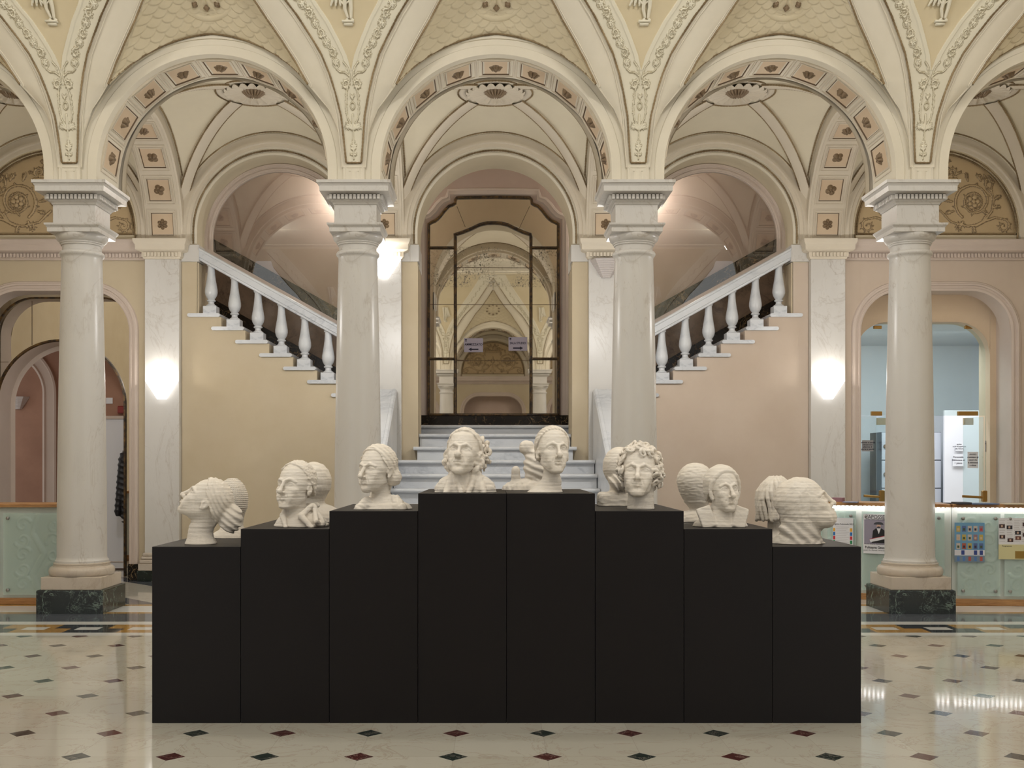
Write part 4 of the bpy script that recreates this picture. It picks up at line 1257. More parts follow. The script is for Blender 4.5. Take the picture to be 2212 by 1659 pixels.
# pink surround and black foot
root = new_struct('trim_1')
m = MB(); pp = np.array([mp(x + (14 if x > 1066 else -14 if x < 1066 else 0), y - 12 if y < 880 else y) for x, y in outl])
sweep_xz(m, pp, [(-.06, .0), (-.05, -.03), (-.02, -.035), (.0, -.02), (.03, -.02), (.05, .0)], YM, flip=True); m.build('mirror_surround', M['pink_trim'], root, 'auto')
m = MB(); z_ = mp(1066, 897)[1]; m.box(-1.3, 1.3, YM - .05, YM, 1.98, z_, .003); m.build('black_marble_foot', M['black_marble'], root)
# ---- paper signs taped to the mirror
def text(parent, s, x, z, y, size, mat, align='LEFT', name='lettering', bold=0, sx=1.0, rz=0):
    c = bpy.data.curves.new(name, 'FONT'); c.body = s; c.size = size; c.align_x = align; c.align_y = 'CENTER'; c.extrude = .0004; c.offset = bold
    c.resolution_u = 3; c.materials.append(mat); tmp = bpy.data.objects.new(name, c); COL.objects.link(tmp); dg = bpy.context.evaluated_depsgraph_get()
    me = bpy.data.meshes.new_from_object(tmp.evaluated_get(dg)); bpy.data.objects.remove(tmp); me.name = name
    o = bpy.data.objects.new(name, me); COL.objects.link(o); o.parent = parent
    o.location = (x, y, z); o.rotation_euler = (PI / 2, rz, 0); o.scale = (sx, 1, 1); return o
M['violet_paper'] = flat('violet_paper', (178, 170, 184), .8); M['dark_ink'] = flat('dark_ink', (34, 28, 48), .7)
for (a, b, c_, d_, w1, arrow, lb) in ((1002.4, 730.5, 1043.4, 760.4, 'AMMEZZATO', -1, 'paper sign reading AMMEZZATO with an arrow pointing left, taped on the mirror'), (1098.5, 728, 1139, 757.5, 'SALA STUDIO', 1, 'paper sign reading SALA STUDIO with an arrow pointing right, taped on the mirror')):
    x0, z1 = mp(a, b); x1, z0 = mp(c_, d_); e = empty('paper_sign', ((x0 + x1) / 2, YM - .026, (z0 + z1) / 2), label=lb, cat='sign', group='paper signs on the mirror')
    w2, h2 = (x1 - x0) / 2, (z1 - z0) / 2
    m = MB(); m.box(-w2, w2, -.001, .001, -h2, h2); m.build('sheet', M['violet_paper'], e)
    text(e, w1, 0, .01, -.002, .044, M['dark_ink'], 'CENTER', bold=.0012, sx=.95 if arrow < 0 else .85)
    m = MB(); k = arrow; m.prism([(-.07 * k + .0, -.05), (.03 * k, -.05), (.03 * k, -.035), (.075 * k, -.06), (.03 * k, -.085), (.03 * k, -.07), (-.07 * k, -.07)][::k], -.003, -.001); m.build('arrow', M['dark_ink'], e)
    m = MB(); m.box(-w2 + .015, -w2 + .04, -.002, -.001, h2 - .045, h2 - .035); m.box(-w2 + .015, -w2 + .04, -.002, -.001, h2 - .03, h2 - .012); m.build('emblem', M['dark_ink'], e)
# glass panes of the two side openings
for s, side in ((-1, 'window_1'), (1, 'window_2')):
    cx = s * BAY; r = .955; pts = [(cx + r * math.cos(a), CZO + r * math.sin(a)) for a in np.linspace(0, PI, 48)]
    zl = lambda x: railz(abs(x)) - .0
    left = cx - r; right = cx + r
    pts += [(left, zl(left)), (right, zl(right))]
    m = MB(); m.prism(pts[::-1], YW + .374, YW + .376); props(m.build(side, M['glass']), kind='structure')

# ================================================================== SCONCES
M['sconce_lit'] = None
def emis(name, col, st):
    m = bpy.data.materials.new(name); m.use_nodes = True; b = m.node_tree.nodes['Principled BSDF']
    b.inputs['Base Color'].default_value = (.9, .9, .9, 1); b.inputs['Emission Color'].default_value = col; b.inputs['Emission Strength'].default_value = st; b.inputs['Roughness'].default_value = .3
    return m
M['sconce_lit'] = emis('lit_ribbed_glass', (1, .98, .95, 1), 2.6)
M['sconce_off'] = flat('unlit_ribbed_glass', (196, 188, 184), .25)
def sconce(loc, label, lit, rz=0):
    e = empty('wall_sconce', loc, rz, label=label, cat='sconce', group='half-cone glass wall sconces')
    m = MB(); n = 18; H = .22; W0, W1, D0, D1_ = .206, .06, .17, .055
    rows = []
    for k in range(n + 1):
        u = k / n; st = .006 * (k % 2); w_, d_ = W1 + (W0 - W1) * u - st, D1_ + (D0 - D1_) * u - st
        rows.append([(-w_, 0, H * u), (-w_ * .72, -d_ * .85, H * u), (-w_ * .25, -d_, H * u), (w_ * .25, -d_, H * u), (w_ * .72, -d_ * .85, H * u), (w_, 0, H * u)])
    V = np.array(rows); m.grid(V, flip=True)
    Vi = V * np.array([.96, .96, 1]); m.grid(Vi, flip=False); m.add([tuple(p) for p in V[0]], [tuple(range(6))])
    m.build('ribbed_glass_shade', M['sconce_lit'] if lit else M['sconce_off'], e)
    m = MB(); m.box(-.05, .05, -.02, .0, .04, .16, .004); m.lathe([(.012, .08), (.02, .1), (.02, .17), (.008, .18)], (0, -.06, 0), 12); m.build('backplate', M['steel'], e, 'auto')
    return e
ys = YW - .102
sconce((-1.5 * BAY, ys, 2.235), 'lit white glass sconce on the pilaster left of the left staircase', True)
sconce((1.5 * BAY, ys, 2.235), 'lit white glass sconce on the pilaster right of the right staircase', True)
sconce((-.5 * BAY, ys, 3.72), 'lit white glass sconce high on the pilaster left of the mirror', True)
sconce((.5 * BAY, ys, 3.72), 'unlit ribbed glass sconce high on the pilaster right of the mirror', False)
# ================================================================== RIGHT ROOM behind the glass (bay +2)
M['blue_wall'] = plaster('pale_blue_wall', (208, 213, 218), (201, 207, 213), bump=.02)
M['locker'] = flat('grey_locker', (186, 190, 200), .4); M['locker_dark'] = flat('dark_gap', (60, 62, 70), .6)
cx = 2 * BAY; YG = 13.95
root = new_struct('wall_right')
hw, zt, r = .86, 3.25, .42
m = MB()
xs = np.r_[-1.2, -hw - .004, np.linspace(-hw, -hw + r, 14)[1:], np.linspace(hw - r, hw, 14), 1.2]
V = np.zeros((len(xs), 2, 3))
for i, x in enumerate(xs):
    lo = 0 if abs(x) > hw + .01 or i in (0, len(xs) - 1) else rr_top(x, hw, zt, r)
    V[i, 0] = (cx + x, YG - .12, lo if i not in (1, len(xs) - 2) else rr_top(hw, hw, zt, r)); V[i, 1] = (cx + x, YG - .12, 3.75)
m.grid(V[1:-1])
for s in (-1, 1): m.box(cx + s * (hw + .003), cx + s * 1.2, YG - .12, YG + .2, 0, 3.75)
q = round_rect(cx, hw, 0, zt, r); sweep_xz(m, q, [(0, .12), (0, -.122), (-.006, -.122)], YG, flip=True)
m.box(cx - 1.2, cx + 1.2, YW + .28, YG - .1, 3.6, 3.7)
m.build('inner_arch', M['peach'], root, 'auto')
m = MB()
for s in (-1, 1): m.box(cx + s * .94, cx + s * 1.0, YW + .2, YG - .1, 0, 3.6)
m.build('reveal', M['pink_trim'], root)
m = MB(); m.box(4.45, 8.2, 17.6, 17.7, 0, 3.6); m.box(4.44, 4.5, YG + .2, 17.7, 0, 3.6); m.box(8.2, 8.3, YG + .2, 17.7, 0, 3.6)
props(m.build('wall_reading_room', M['blue_wall']), kind='structure')
m = MB(); m.box(4.44, 8.3, YG + .2, 17.7, 3.35, 3.45); props(m.build('ceiling', M['blue_wall']), kind='structure')
# glass front: upper pane, fixed side panes, two open doors
def pane(m, x0, x1, z0, z1, y): m.box(x0, x1, y - .005, y + .005, z0, z1)
zd = P(0, 898, YG)[2]
m = MB(); pts = [(cx + hw * .995, zd)] + [tuple(p) for p in round_rect(cx, hw * .995, zd, zt - .005, r)] + [(cx - hw * .995, zd)]
m.prism(pts[1:-1][::-1], YG - .005, YG + .005); props(m.build('window_3', M['green_glass']), kind='structure')
xl0, xl1 = cx - hw, P(1893, 0, YG)[0]; xr0, xr1 = P(2128, 0, YG)[0], cx + hw
m = MB(); pane(m, xl0, xl1, 0.01, zd - .005, YG); props(m.build('window_4', M['green_glass']), kind='structure')
m = MB(); pane(m, xr0, xr1, 0.01, zd - .005, YG); props(m.build('window_5', M['green_glass']), kind='structure')
def glass_door(name, xh, x1, y1, kx):
    """leaf hinged at (xh, YG) with free edge at (x1, y1)"""
    root = new_struct(name)
    d = np.array([x1 - xh, y1 - YG]); L = np.linalg.norm(d); d /= L; n = np.array([-d[1], d[0]]) * .005
    m = MB(); a = np.array([xh, YG]) + d * .01; b = np.array([x1, y1])
    V = [(*(a - n), .01), (*(b - n), .01), (*(b + n), .01), (*(a + n), .01), (*(a - n), zd - .03), (*(b - n), zd - .03), (*(b + n), zd - .03), (*(a + n), zd - .03)]
    m.add(V, [(3, 2, 1, 0), (4, 5, 6, 7), (0, 1, 5, 4), (1, 2, 6, 5), (2, 3, 7, 6), (3, 0, 4, 7)]); m.build('glass_leaf', M['green_glass'], root)
    m = MB(); m.box(xh - .07, xh + .19 if kx > 0 else xh + .07, YG - .02, YG + .02, zd - .0, zd + .055, .003); m.build('brass_bracket', M['brass'], root)
    m = MB(); m.box(xh - .005, xh + .125, YG - .03, YG - .006, zd - .12, zd - .03, .003); m.build('brass_clamp', flat('pale_brass', (214, 200, 168), .3, .6), root)
    return root
ld = glass_door('door_1', P(1893, 0, YG)[0], P(1906, 0, 13.4)[0] + .02, 13.35, -1)
rd = glass_door('door_2', P(2080, 0, YG)[0], P(2128, 0, 13.5)[0], 13.55, 1)
for k, (px, py, w_, h_) in enumerate(((1896, 707, .05, .035), (2093, 707, .05, .035), (2140, 754, .04, .05), (2140, 881, .04, .05), (2140, 915, .04, .05), (2140, 1072, .05, .05))):
    x, y, z = P(px, py, YG - .02); m = MB(); m.box(x - w_, x + w_, YG - .03, YG + .01, z - h_ * .6, z + h_ * .6, .003); o = m.build('glass_clip', M['brass']); props(o, 'small brass clip holding the greenish glass, %s' % ('at the top left edge', 'at the top right edge', 'uppermost on the right jamb', 'second down on the right jamb', 'third down on the right jamb', 'lowest on the right jamb by the bar handle')[k], 'clip', 'brass clips of the glass front')
def bar_handle(px0, px1, py, lb):
    a = P(px0, py, 13.45); b = P(px1, py + 3, 13.45); e = empty('bar_handle', a, label=lb, cat='handle', group='brass bar handles')
    m = MB(); m.tube(resample([(0, 0, 0), (b[0] - a[0], 0, b[2] - a[2])], .05), .016, 10); m.build('bar', M['brass'], e, 'auto')
    x = (b[0] - a[0]) * .92; m = MB(); m.box(x - .03, x + .03, -.03, .03, -.07, .07, .008); m.build('mount', M['brass'], e, 'auto')
bar_handle(2079, 2130, 1072, 'polished brass bar handle across the right glass door')
bar_handle(1866, 1908, 1071, 'polished brass bar handle across the left glass door')
# lockers
lk = empty('locker_cabinet', P(1904, 1000, 16.6)[:2] + (0,), label='pale grey lockers with round locks seen through the glass doors', cat='lockers')
X0 = 0; X1 = P(2034, 0, 16.6)[0] - P(1904, 0, 16.6)[0]
m = MB(); m.box(X0, X1, .02, .5, 0, 1.92); m.build('body', M['locker_dark'], lk)
for c in range(2):
    for rr_ in range(4):
        x0 = X0 + c * X1 / 2; z1 = 1.915 - rr_ * .43
        m = MB(); m.box(x0 + .008, x0 + X1 / 2 - .008, 0, .03, z1 - .415, z1, .002); d_ = m.build('door', M['locker'], lk)
        m = MB(); m.lathe([(.001, 0), (.03, 0), (.03, .02), (.001, .022)], n=16); o = m.build('lock', M['line'], d_, M=Matrix.Translation((x0 + .06, -.0, z1 - .21)) @ Matrix.Rotation(PI / 2, 4, 'X'))
# notices
def notice(px0, py0, px1, py1, Y, lb, lines, mat='paper', sizes=.03, ink='dark_ink', name='paper_notice'):
    a = P(px0, py0, Y); b = P(px1, py1, Y); e = empty(name, ((a[0] + b[0]) / 2, Y, (a[2] + b[2]) / 2), label=lb, cat='notice', group='paper notices on the glass')
    w2, h2 = abs(b[0] - a[0]) / 2, abs(a[2] - b[2]) / 2
    m = MB(); m.box(-w2, w2, -.001, .001, -h2, h2); m.build('sheet', M[mat], e)
    for k, t in enumerate(lines):
        text(e, t, 0, h2 - (k + 1) * 2 * h2 / (len(lines) + 1), -.002, sizes, M[ink], 'CENTER', bold=.0006)
    return e
M['grey_paper'] = flat('grey_paper', (176, 172, 174), .8)
notice(1862, 951, 1886.5, 975, YG - .012, 'grey notice on the left fixed glass pane', ['entrata e uscita', 'chiuse con', 'allarme di', 'porte e uscite'], 'grey_paper', .030)
notice(2090, 976, 2113, 1011, 13.60, 'white AVVISO notice on the open right glass door', ['AVVISO', 'si avvisano gli', 'utenti che', 'la biblioteca', 'e chiusa'], 'paper', .026)
notice(2128, 952, 2138, 976, YG - .012, 'grey notice on the right fixed glass pane', ['uscita', 'e', 'ch'], 'grey_paper', .026)
notice(2064, 955, 2080, 974, 16.4, 'upper small white notice on the wall beyond the glass doors', ['avviso', 'orari di apertura', 'sala lettura'], 'paper', .03)
notice(2058, 981, 2082, 1007, 16.4, 'lower white notice reading Biblioteca beyond the glass doors', ['Personale', 'Biblioteca al', '1 piano'], 'paper', .04)
m = MB(); xa, xb = P(2040, 0, 16.45)[0], P(2150, 0, 16.45)[0] + .4; m.box(xa, xb, 16.45, 16.5, 0, 2.25); props(m.build('wall_partition', M['white']), kind='structure')

# ================================================================== LEFT ROOM (bay -2)
cx = -2 * BAY; YL = 13.86; ax, az, ar = -5.55, 2.20, .83
ip = empty('mirrored_arch_panel', (0, 0, 0), label='aged mirror panels round a brown-edged arch inside the left portal', cat='mirror panel')
m = MB(); xs = ax + ar * np.cos(np.linspace(PI, 0, 48)); V = np.zeros((50, 2, 3)); xx = np.r_[-6.55, xs, -4.45]
for i, x in enumerate(xx):
    V[i, 0] = (x, YL, az + math.sqrt(max(ar * ar - (x - ax) ** 2, 0)) if 0 < i < 49 else az); V[i, 1] = (x, YL, 3.62)
m.grid(V); m.box(-6.55, ax - ar, YL, YL + .01, 0, az); m.box(ax + ar, -4.45, YL, YL + .01, 0, az)
M['mirror2'] = M['mirror']; m.build('mirror_glass', M['mirror2'], ip)
q = arch_path(ax, az, ar, 0, 60); m = MB(); sweep_xz(m, q, [(0, 0), (0, -.03), (.02, -.035), (.03, 0)], YL, flip=True); m.build('brown_edge', FM, ip, 'auto')
m = MB(); sweep_xz(m, q, [(.03, 0), (.03, .35), (.09, .35)], YL, flip=True); m.build('pink_soffit', M['pink_trim'], ip, 'auto')
m = MB(); m.tube([P(69, 650, YL - .003), P(69, 745, YL - .003)], .004, 4); m.tube([P(-30, 782, YL - .003), P(18, 782, YL - .003)], .003, 4); m.build('glass_joint', M['line'], ip)
m = MB(); hw_, zt_ = HWO - .012, ZTO - .01; q = round_rect(cx, hw_, 0, zt_, RRO - .01); sweep_xz(m, q, [(0, 0), (.0, -.02), (.02, -.02), (.022, 0)], YL - .0, flip=True); m.build('brown_rim', FM, ip)
m = MB(); m.box(-8, -4.9, 16.7, 16.8, 0, 4); m.box(-8, -4.45, YL + .4, 16.7, 3.25, 3.35); m.box(-4.5, -4.44, YL + .4, 14.7, 0, 3.3)
props(m.build('wall_corridor', M['brown_wall']), kind='structure')
m = MB(); m.box(P(128, 0, 14.75)[0], -4.45, 14.75, 14.85, 0, 3.3); m.box(P(128, 0, 14.75)[0], P(128, 0, 14.75)[0] + .1, 14.75, 16.7, 0, 3.3); props(m.build('wall_corridor', M['brown_wall']), kind='structure')
acx, acz = P(8, 850, 16.66)[0], P(8, 850, 16.66)[2]
m = MB(); q = arch_path(acx, acz, .60, 0, 40); sweep_xz(m, q, [(0, 0), (0, -.05), (-.03, -.06), (-.05, -.03), (-.16, -.03), (-.18, -.06), (-.21, -.05), (-.22, 0)], 16.7, flip=True)
o = new_struct('trim_2'); m.build('arch_moulding', M['pink_trim'], o, 'auto')
sc_ = sconce((P(40, 0, 16.68)[0], 16.68, P(0, 884, 16.68)[2]), 'unlit ribbed glass sconce in the pink room seen through the left arch', False)
sc_.scale = (.86, .86, .86)
m = MB(); a = P(228, 905, 14.72); b = P(284, 1235, 14.72); m.box(a[0] - .3, b[0] + .2, 14.70, 14.74, .02, a[2]); o = new_struct('door_3'); m.build('door_leaf', M['white'], o)
m = MB(); z_ = a[2]; m.box(a[0] - .35, b[0] + .25, 14.68, 14.75, z_, z_ + .04); m.box(a[0] - .3, b[0] + .2, 14.69, 14.70, .10, .115); m.build('door_frame', M['pink_trim'], o)
def small_box(name, px0, py0, px1, py1, Y, d, mat, lb, cat, bev=.004):
    a = P(px0, py1, Y); b = P(px1, py0, Y); m = MB(); m.box(0, b[0] - a[0], 0, d, 0, b[2] - a[2], bev); o = m.build(name, mat); o.location = a; return props(o, lb, cat)
M['red'] = flat('red_plastic', (130, 40, 36), .4)
small_box('wall_sign', 229, 859, 243, 872, 14.74, .008, M['paper'], 'small white sign high on the wall behind the far left column', 'sign', 0)
small_box('alarm_sounder', 253, 877, 277, 893, 14.66, .08, M['red'], 'dark red alarm box above the white door at left', 'alarm', .01)
# jacket hanging at the jamb
def jacket():
    c = P(266, 1055, 14.35)
    def fn(p):
        d = sd_ell(p, (.02, 0, .0), (.10, .07, .46))
        d = smin(d, sd_cap(p, (-.01, -.02, .30), (-.055, -.05, -.32), .05, .045), .02)
        d = smin(d, sd_ell(p, (.03, 0, .36), (.09, .07, .12)), .03)
        d = d + .010 * np.abs(np.sin(p[2] * 42 + .6 * np.sin(p[0] * 30))) - .004 + .003 * vnoise(p, 50, 2)
        return d
    v, f = sculpt(fn, (-.16, .18, -.14, .14, -.5, .52), .006)
    o = raw('quilted_jacket', v, f, flat('black_quilted_nylon', (24, 25, 30), .5), None, True); o.location = c
    m = MB(); m.lathe([(.008, .44), (.012, .47), (.012, .5)], n=10); m.build('hook', M['steel'], o)
    props(o, 'black quilted jacket hanging beside the white door in the left portal', 'jacket')
JACKET = jacket

# ================================================================== COUNTERS
M['pale_green'] = plaster('pale_green_backing', (218, 224, 217), (212, 218, 211), rough=.5, bump=.02)
M['led'] = emis('led_strip', (.92, .95, 1, 1), 26)
def swirl_relief(w, h):
    R = Relief(0, w, 0, h, .008); A = .006
    k = 0; z = .06
    while z < h - .05:
        for cx_, sg in ((w * .28, 1), (w * .72, -1)):
            R.scroll(cx_, z + .05, min(.085, w * .2), 1.1, (PI if k % 2 else 0) + .5, sg, .02, A, mirror=False, leaves=False)
        z += .15; k += 1
    R.stroke([(w * .5, .02), (w * .42, h * .25), (w * .58, h * .5), (w * .42, h * .75), (w * .5, h - .03)], .03, .03, A, False)
    return R
def glass_panel(parent, x0, x1, z0, z1):
    m = MB(); R = swirl_relief(x1 - x0, z1 - z0)
    V = np.zeros((R.nx, R.nz, 3)); V[..., 0] = x0 + np.linspace(0, x1 - x0, R.nx)[:, None]; V[..., 2] = z0 + np.linspace(0, z1 - z0, R.nz)[None, :]; V[..., 1] = -.045 - R.h
    m.grid(V); V2 = V.copy(); V2[..., 1] = -.037; m.grid(V2[::R.nx - 1, ::R.nz - 1], flip=True)
    m.build('frosted_glass_panel', M['frost'], parent, True)
    for x in (x0 + .05, x1 - .05):
        for z in (z0 + .05, z1 - .05):
            m = MB(); m.lathe([(.008, 0), (.008, .05), (.017, .05), (.017, .062), (.012, .066), (.001, .067)], n=16)
            m.build('steel_standoff', M['steel'], parent, 'auto', M=Matrix.Translation((x, -.0, z)) @ Matrix.Rotation(PI / 2, 4, 'X'))
def counter_segment(name, a, b, panels, label, led, grp, H=1.03):
    a = np.array(a, float); b = np.array(b, float); L = float(np.linalg.norm(b - a)); rz = math.atan2(b[1] - a[1], b[0] - a[0])
    e = empty(name, (a[0], a[1], 0), rz, label=label, cat='counter', group=grp)
    m = MB(); m.box(0, L, 0, .32, .065, H - .035); m.build('body', M['pale_green'], e)
    m = MB(); m.box(0, L, -.03, .34, 0, .065, .003); m.build('oak_foot', M['wood'], e)
    m = MB(); m.box(0, L, -.06, .42, H - .035, H, .004); m.build('oak_top', M['wood'], e)
    for x0, x1 in panels: glass_panel(e, x0, x1, .10, .935)
    if led:
        m = MB()
        n = int(L / .045)
        for k in range(n): m.box((k + .3) * L / n, (k + .7) * L / n, -.055, -.04, H - .042, H - .036)
        m.build('led_strip', M['led'], e)
    return e
crv = [(3.42, 11.83), (4.02, 11.40), (4.66, 11.06)]
c1 = counter_segment('reception_counter', (3.30, 11.92), (4.655, 11.075), [(.04, .30), (.36, .66), (.72, 1.54)], 'left angled part of the glass-fronted poster counter, passing behind the right column', True, 'glass fronted counter sections')
c2 = counter_segment('reception_counter', (4.66, 11.07), (6.9, 10.80), [(.045, .46), (.50, .94), (.98, 1.42), (1.46, 1.90)], 'right part of the glass-fronted poster counter, with the blue poster', True, 'glass fronted counter sections')
c3 = counter_segment('reception_counter', (-6.9, 11.13), (-4.22, 11.13), [(.08, .50), (.55, .97), (1.02, 1.44), (1.49, 1.815), (1.86, 2.58)], 'green glass counter with an oak top at the far left', False, 'glass fronted counter sections')
class Stub: pass
st_ = Stub(); st_.location = c2.location.copy(); st_.rotation_euler = c2.rotation_euler.copy()
bpy.context.view_layer.update()
for ch in list(c2.children):
    T_ = c1.matrix_world.inverted() @ c2.matrix_world @ ch.matrix_local; ch.parent = c1; ch.matrix_local = T_
bpy.data.objects.remove(c2); c2 = st_
c1['label'] = 'glass-fronted poster counter with an oak top, passing behind the right column'
def on_seg(e, px, off=-.06):
    """local x on a counter front hit by a photo column"""
    a = np.array(e.location[:2]); d = np.array([math.cos(e.rotation_euler.z), math.sin(e.rotation_euler.z)]); n = np.array([-d[1], d[0]])
    a = a + n * off; k = (px - CX) / F; o = np.array([CAMX, 0])
    # a + d t = o + (k s, s)
    A = np.array([[d[0], -k], [d[1], -1.0]]); t, s = np.linalg.solve(A, o - a); return float(t), float(s)
def poster(e, px0, px1, py0, py1, lb, draw, mat='paper', off=-.056):
    t0, s0 = on_seg(e, px0, off); t1, s1 = on_seg(e, px1, off); z1 = CAMH + (HY - py0) / F * s0; z0 = CAMH + (HY - py1) / F * s0
    rz = e.rotation_euler.z; d = (math.cos(rz), math.sin(rz)); n = (-d[1], d[0])
    w = t1 - t0; h = z1 - z0
    o = empty('poster', (e.location.x + d[0] * t0 + n[0] * off, e.location.y + d[1] * t0 + n[1] * off, z0), rz, label=lb, cat='poster', group='posters on the counter glass')
    m = MB(); m.box(0, w, 0, .0015, 0, h); m.build('sheet', M[mat], o)
    draw(o, w, h); return o
def patch(o, x0, x1, z0, z1, col, name='printed_patch', y=-.0008):
    nm = 'print_%d_%d_%d' % tuple(col)
    mt = bpy.data.materials.get(nm) or flat(nm, col, .6); m = MB(); m.box(x0, x1, y, 0, z0, z1); return m.build(name, mt, o)
def draw_season(o, w, h):
    text(o, 'Stagione Autunnale 2023', w * .5, h * .80, -.001, .026, M['dark_ink'], 'CENTER', sx=.85)
    m = MB()
    for k in range(11): m.box(w * .16, w * (.80 - .07 * (k % 3)), -.0006, 0, h * (.70 - k * .055), h * (.708 - k * .055))
    m.build('text_lines', M['grey_paper'], o)
    for k, c in enumerate(((230, 170, 60), (40, 110, 180), (200, 50, 60), (50, 140, 90))):
        patch(o, w * .84, w * .96, h * (.56 - k * .13), h * (.67 - k * .13), c); patch(o, w * .02, w * .12, h * (.56 - k * .13), h * (.67 - k * .13), c)
def draw_concert(o, w, h):
    patch(o, w * .03, w * .97, h * .24, h * .86, (150, 144, 160), 'portrait_photo', -.0006)
    text(o, 'CAPOSSELA', w * .5, h * .925, -.001, .056, M['dark_ink'], 'CENTER', sx=.9)
    text(o, 'CON I TASTI CHE CI ABBIAMO', w * .5, h * .865, -.0016, .017, M['dark_ink'], 'CENTER')
    m = MB()   # man in a hat with a jacket, holding a small keyboard
    def ell(cx_, cz_, a, b, y, mm, n=26, t0=0, t1=2 * PI): mm.prism([(cx_ + a * math.cos(t), cz_ + b * math.sin(t)) for t in np.linspace(t0, t1, n, endpoint=t1 < 6)][::-1], y, y + .0004)
    m = MB(); m.prism([(w * .30, h * .27), (w * .34, h * .58), (w * .44, h * .64), (w * .66, h * .64), (w * .78, h * .58), (w * .80, h * .27)], -.0012, -.0007); m.build('jacket_print', M['black'], o)
    m = MB(); m.prism([(w * .48, h * .64), (w * .55, h * .50), (w * .62, h * .64)], -.0017, -.0013); m.build('shirt_print', M['paper'], o)
    m = MB(); ell(w * .545, h * .70, w * .075, h * .055, -.0018, m); m.build('face_print', flat('print_skin', (206, 168, 150), .6), o)
    m = MB(); ell(w * .545, h * .745, w * .17, h * .06, -.0023, m, 20, -.15, PI + .15); ell(w * .545, h * .668, w * .06, h * .022, -.0023, m); m.build('hat_and_beard_print', M['locker_dark'], o)
    m = MB(); m.prism([(w * .22, h * .36), (w * .80, h * .46), (w * .84, h * .39), (w * .26, h * .29)][::-1], -.003, -.0025); m.build('keyboard_print', M['paper'], o)
    m = MB(); m.prism([(w * .22, h * .37), (w * .80, h * .47), (w * .80, h * .455), (w * .225, h * .355)][::-1], -.0035, -.003); m.build('red_stripe_print', flat('print_red', (170, 60, 70), .6), o)
    text(o, 'Politeama Genovese', w * .5, h * .155, -.001, .036, M['black'], 'CENTER', bold=.0008, sx=.85)
    text(o, 'Lunedi 13 e Martedi 14 Novembre 2023', w * .5, h * .085, -.001, .018, M['dark_ink'], 'CENTER')
    text(o, 'PROVA APERTA TEATRO DI GENOVA', w * .5, h * .24, -.0016, .016, M['dark_ink'], 'CENTER')
def draw_blue(o, w, h):
    r = random.Random(3)
    patch(o, 0, w, h * .0, h * .16, (120, 140, 160), 'lower_band', -.0005)
    for row, z in enumerate((.84, .62, .40)):
        for c in range(5):
            x = w * (.06 + c * .19); zz = h * (z - .07)
            patch(o, x, x + w * .13, zz, zz + h * .15, r.choice([(170, 90, 70), (190, 170, 90), (90, 110, 160), (150, 120, 130), (200, 190, 180)]), 'book_cover', -.001)
            patch(o, x + w * .03, x + w * .10, zz + h * .03, zz + h * .09, r.choice([(60, 50, 70), (210, 180, 150), (190, 60, 60), (70, 90, 60)]), 'cover_figure', -.0015)
    patch(o, w * .0, w, h * .17, h * .31, (222, 222, 228), 'white_strip', -.002)
    for x in (.22, .64, .83): patch(o, w * x, w * (x + .11), h * .185, h * .30, (50, 70, 140), 'blue_cover', -.0025)
    for c in range(5): patch(o, w * (.08 + c * .19), w * (.17 + c * .19), h * .03, h * .14, r.choice([(200, 180, 160), (180, 90, 80), (90, 130, 190)]), 'small_figure', -.001)
def draw_press(o, w, h):
    r = random.Random(8)
    patch(o, 0, w, 0, h * .36, (214, 208, 160), 'yellow_sheet', -.0005); patch(o, w * .55, w * 1.0, h * .02, h * .20, (150, 120, 50), 'yellow_photo', -.001)
    text(o, 'Programma', w * .28, h * .32, -.001, .02, M['dark_ink'], 'CENTER')
    for c in range(4):
        m = MB()
        for k in range(13):
            m.box(w * (.03 + c * .245), w * (.22 + c * .245 - .03 * (k % 3 == 1)), -.0006, 0, h * (.94 - k * .042), h * (.948 - k * .042))
        m.build('text_lines', M['grey_paper'], o)
    for x, z in ((.02, .76), (.27, .73), (.55, .60), (.03, .50), (.30, .42), (.56, .47), (.80, .80), (.80, .55)):
        patch(o, w * x, w * (x + .19), h * z, h * (z + .09), r.choice([(70, 50, 50), (40, 40, 50), (110, 70, 60)]), 'photo_print', -.0012); patch(o, w * (x + .06), w * (x + .12), h * (z + .02), h * (z + .07), (200, 170, 150), 'photo_face', -.0016)
M['sky_paper'] = flat('sky_blue_paper', (110, 160, 196), .6)
poster(c1, 1799, 1843, 1118, 1185, 'white season programme poster with coloured squares, just right of the plinths', draw_season, off=-.064)
poster(c1, 1865, 1926, 1110, 1195, 'concert poster with a man in a hat, reading CAPOSSELA, left of the right column', draw_concert, off=-.064)
poster(c2, 2062, 2127, 1129, 1214, 'blue poster with rows of small book covers on the counter glass', draw_blue, 'sky_paper', off=-.064)
poster(c2, 2157, 2222, 1119, 1208, 'press page poster with small photographs at the right edge', draw_press, off=-.064)
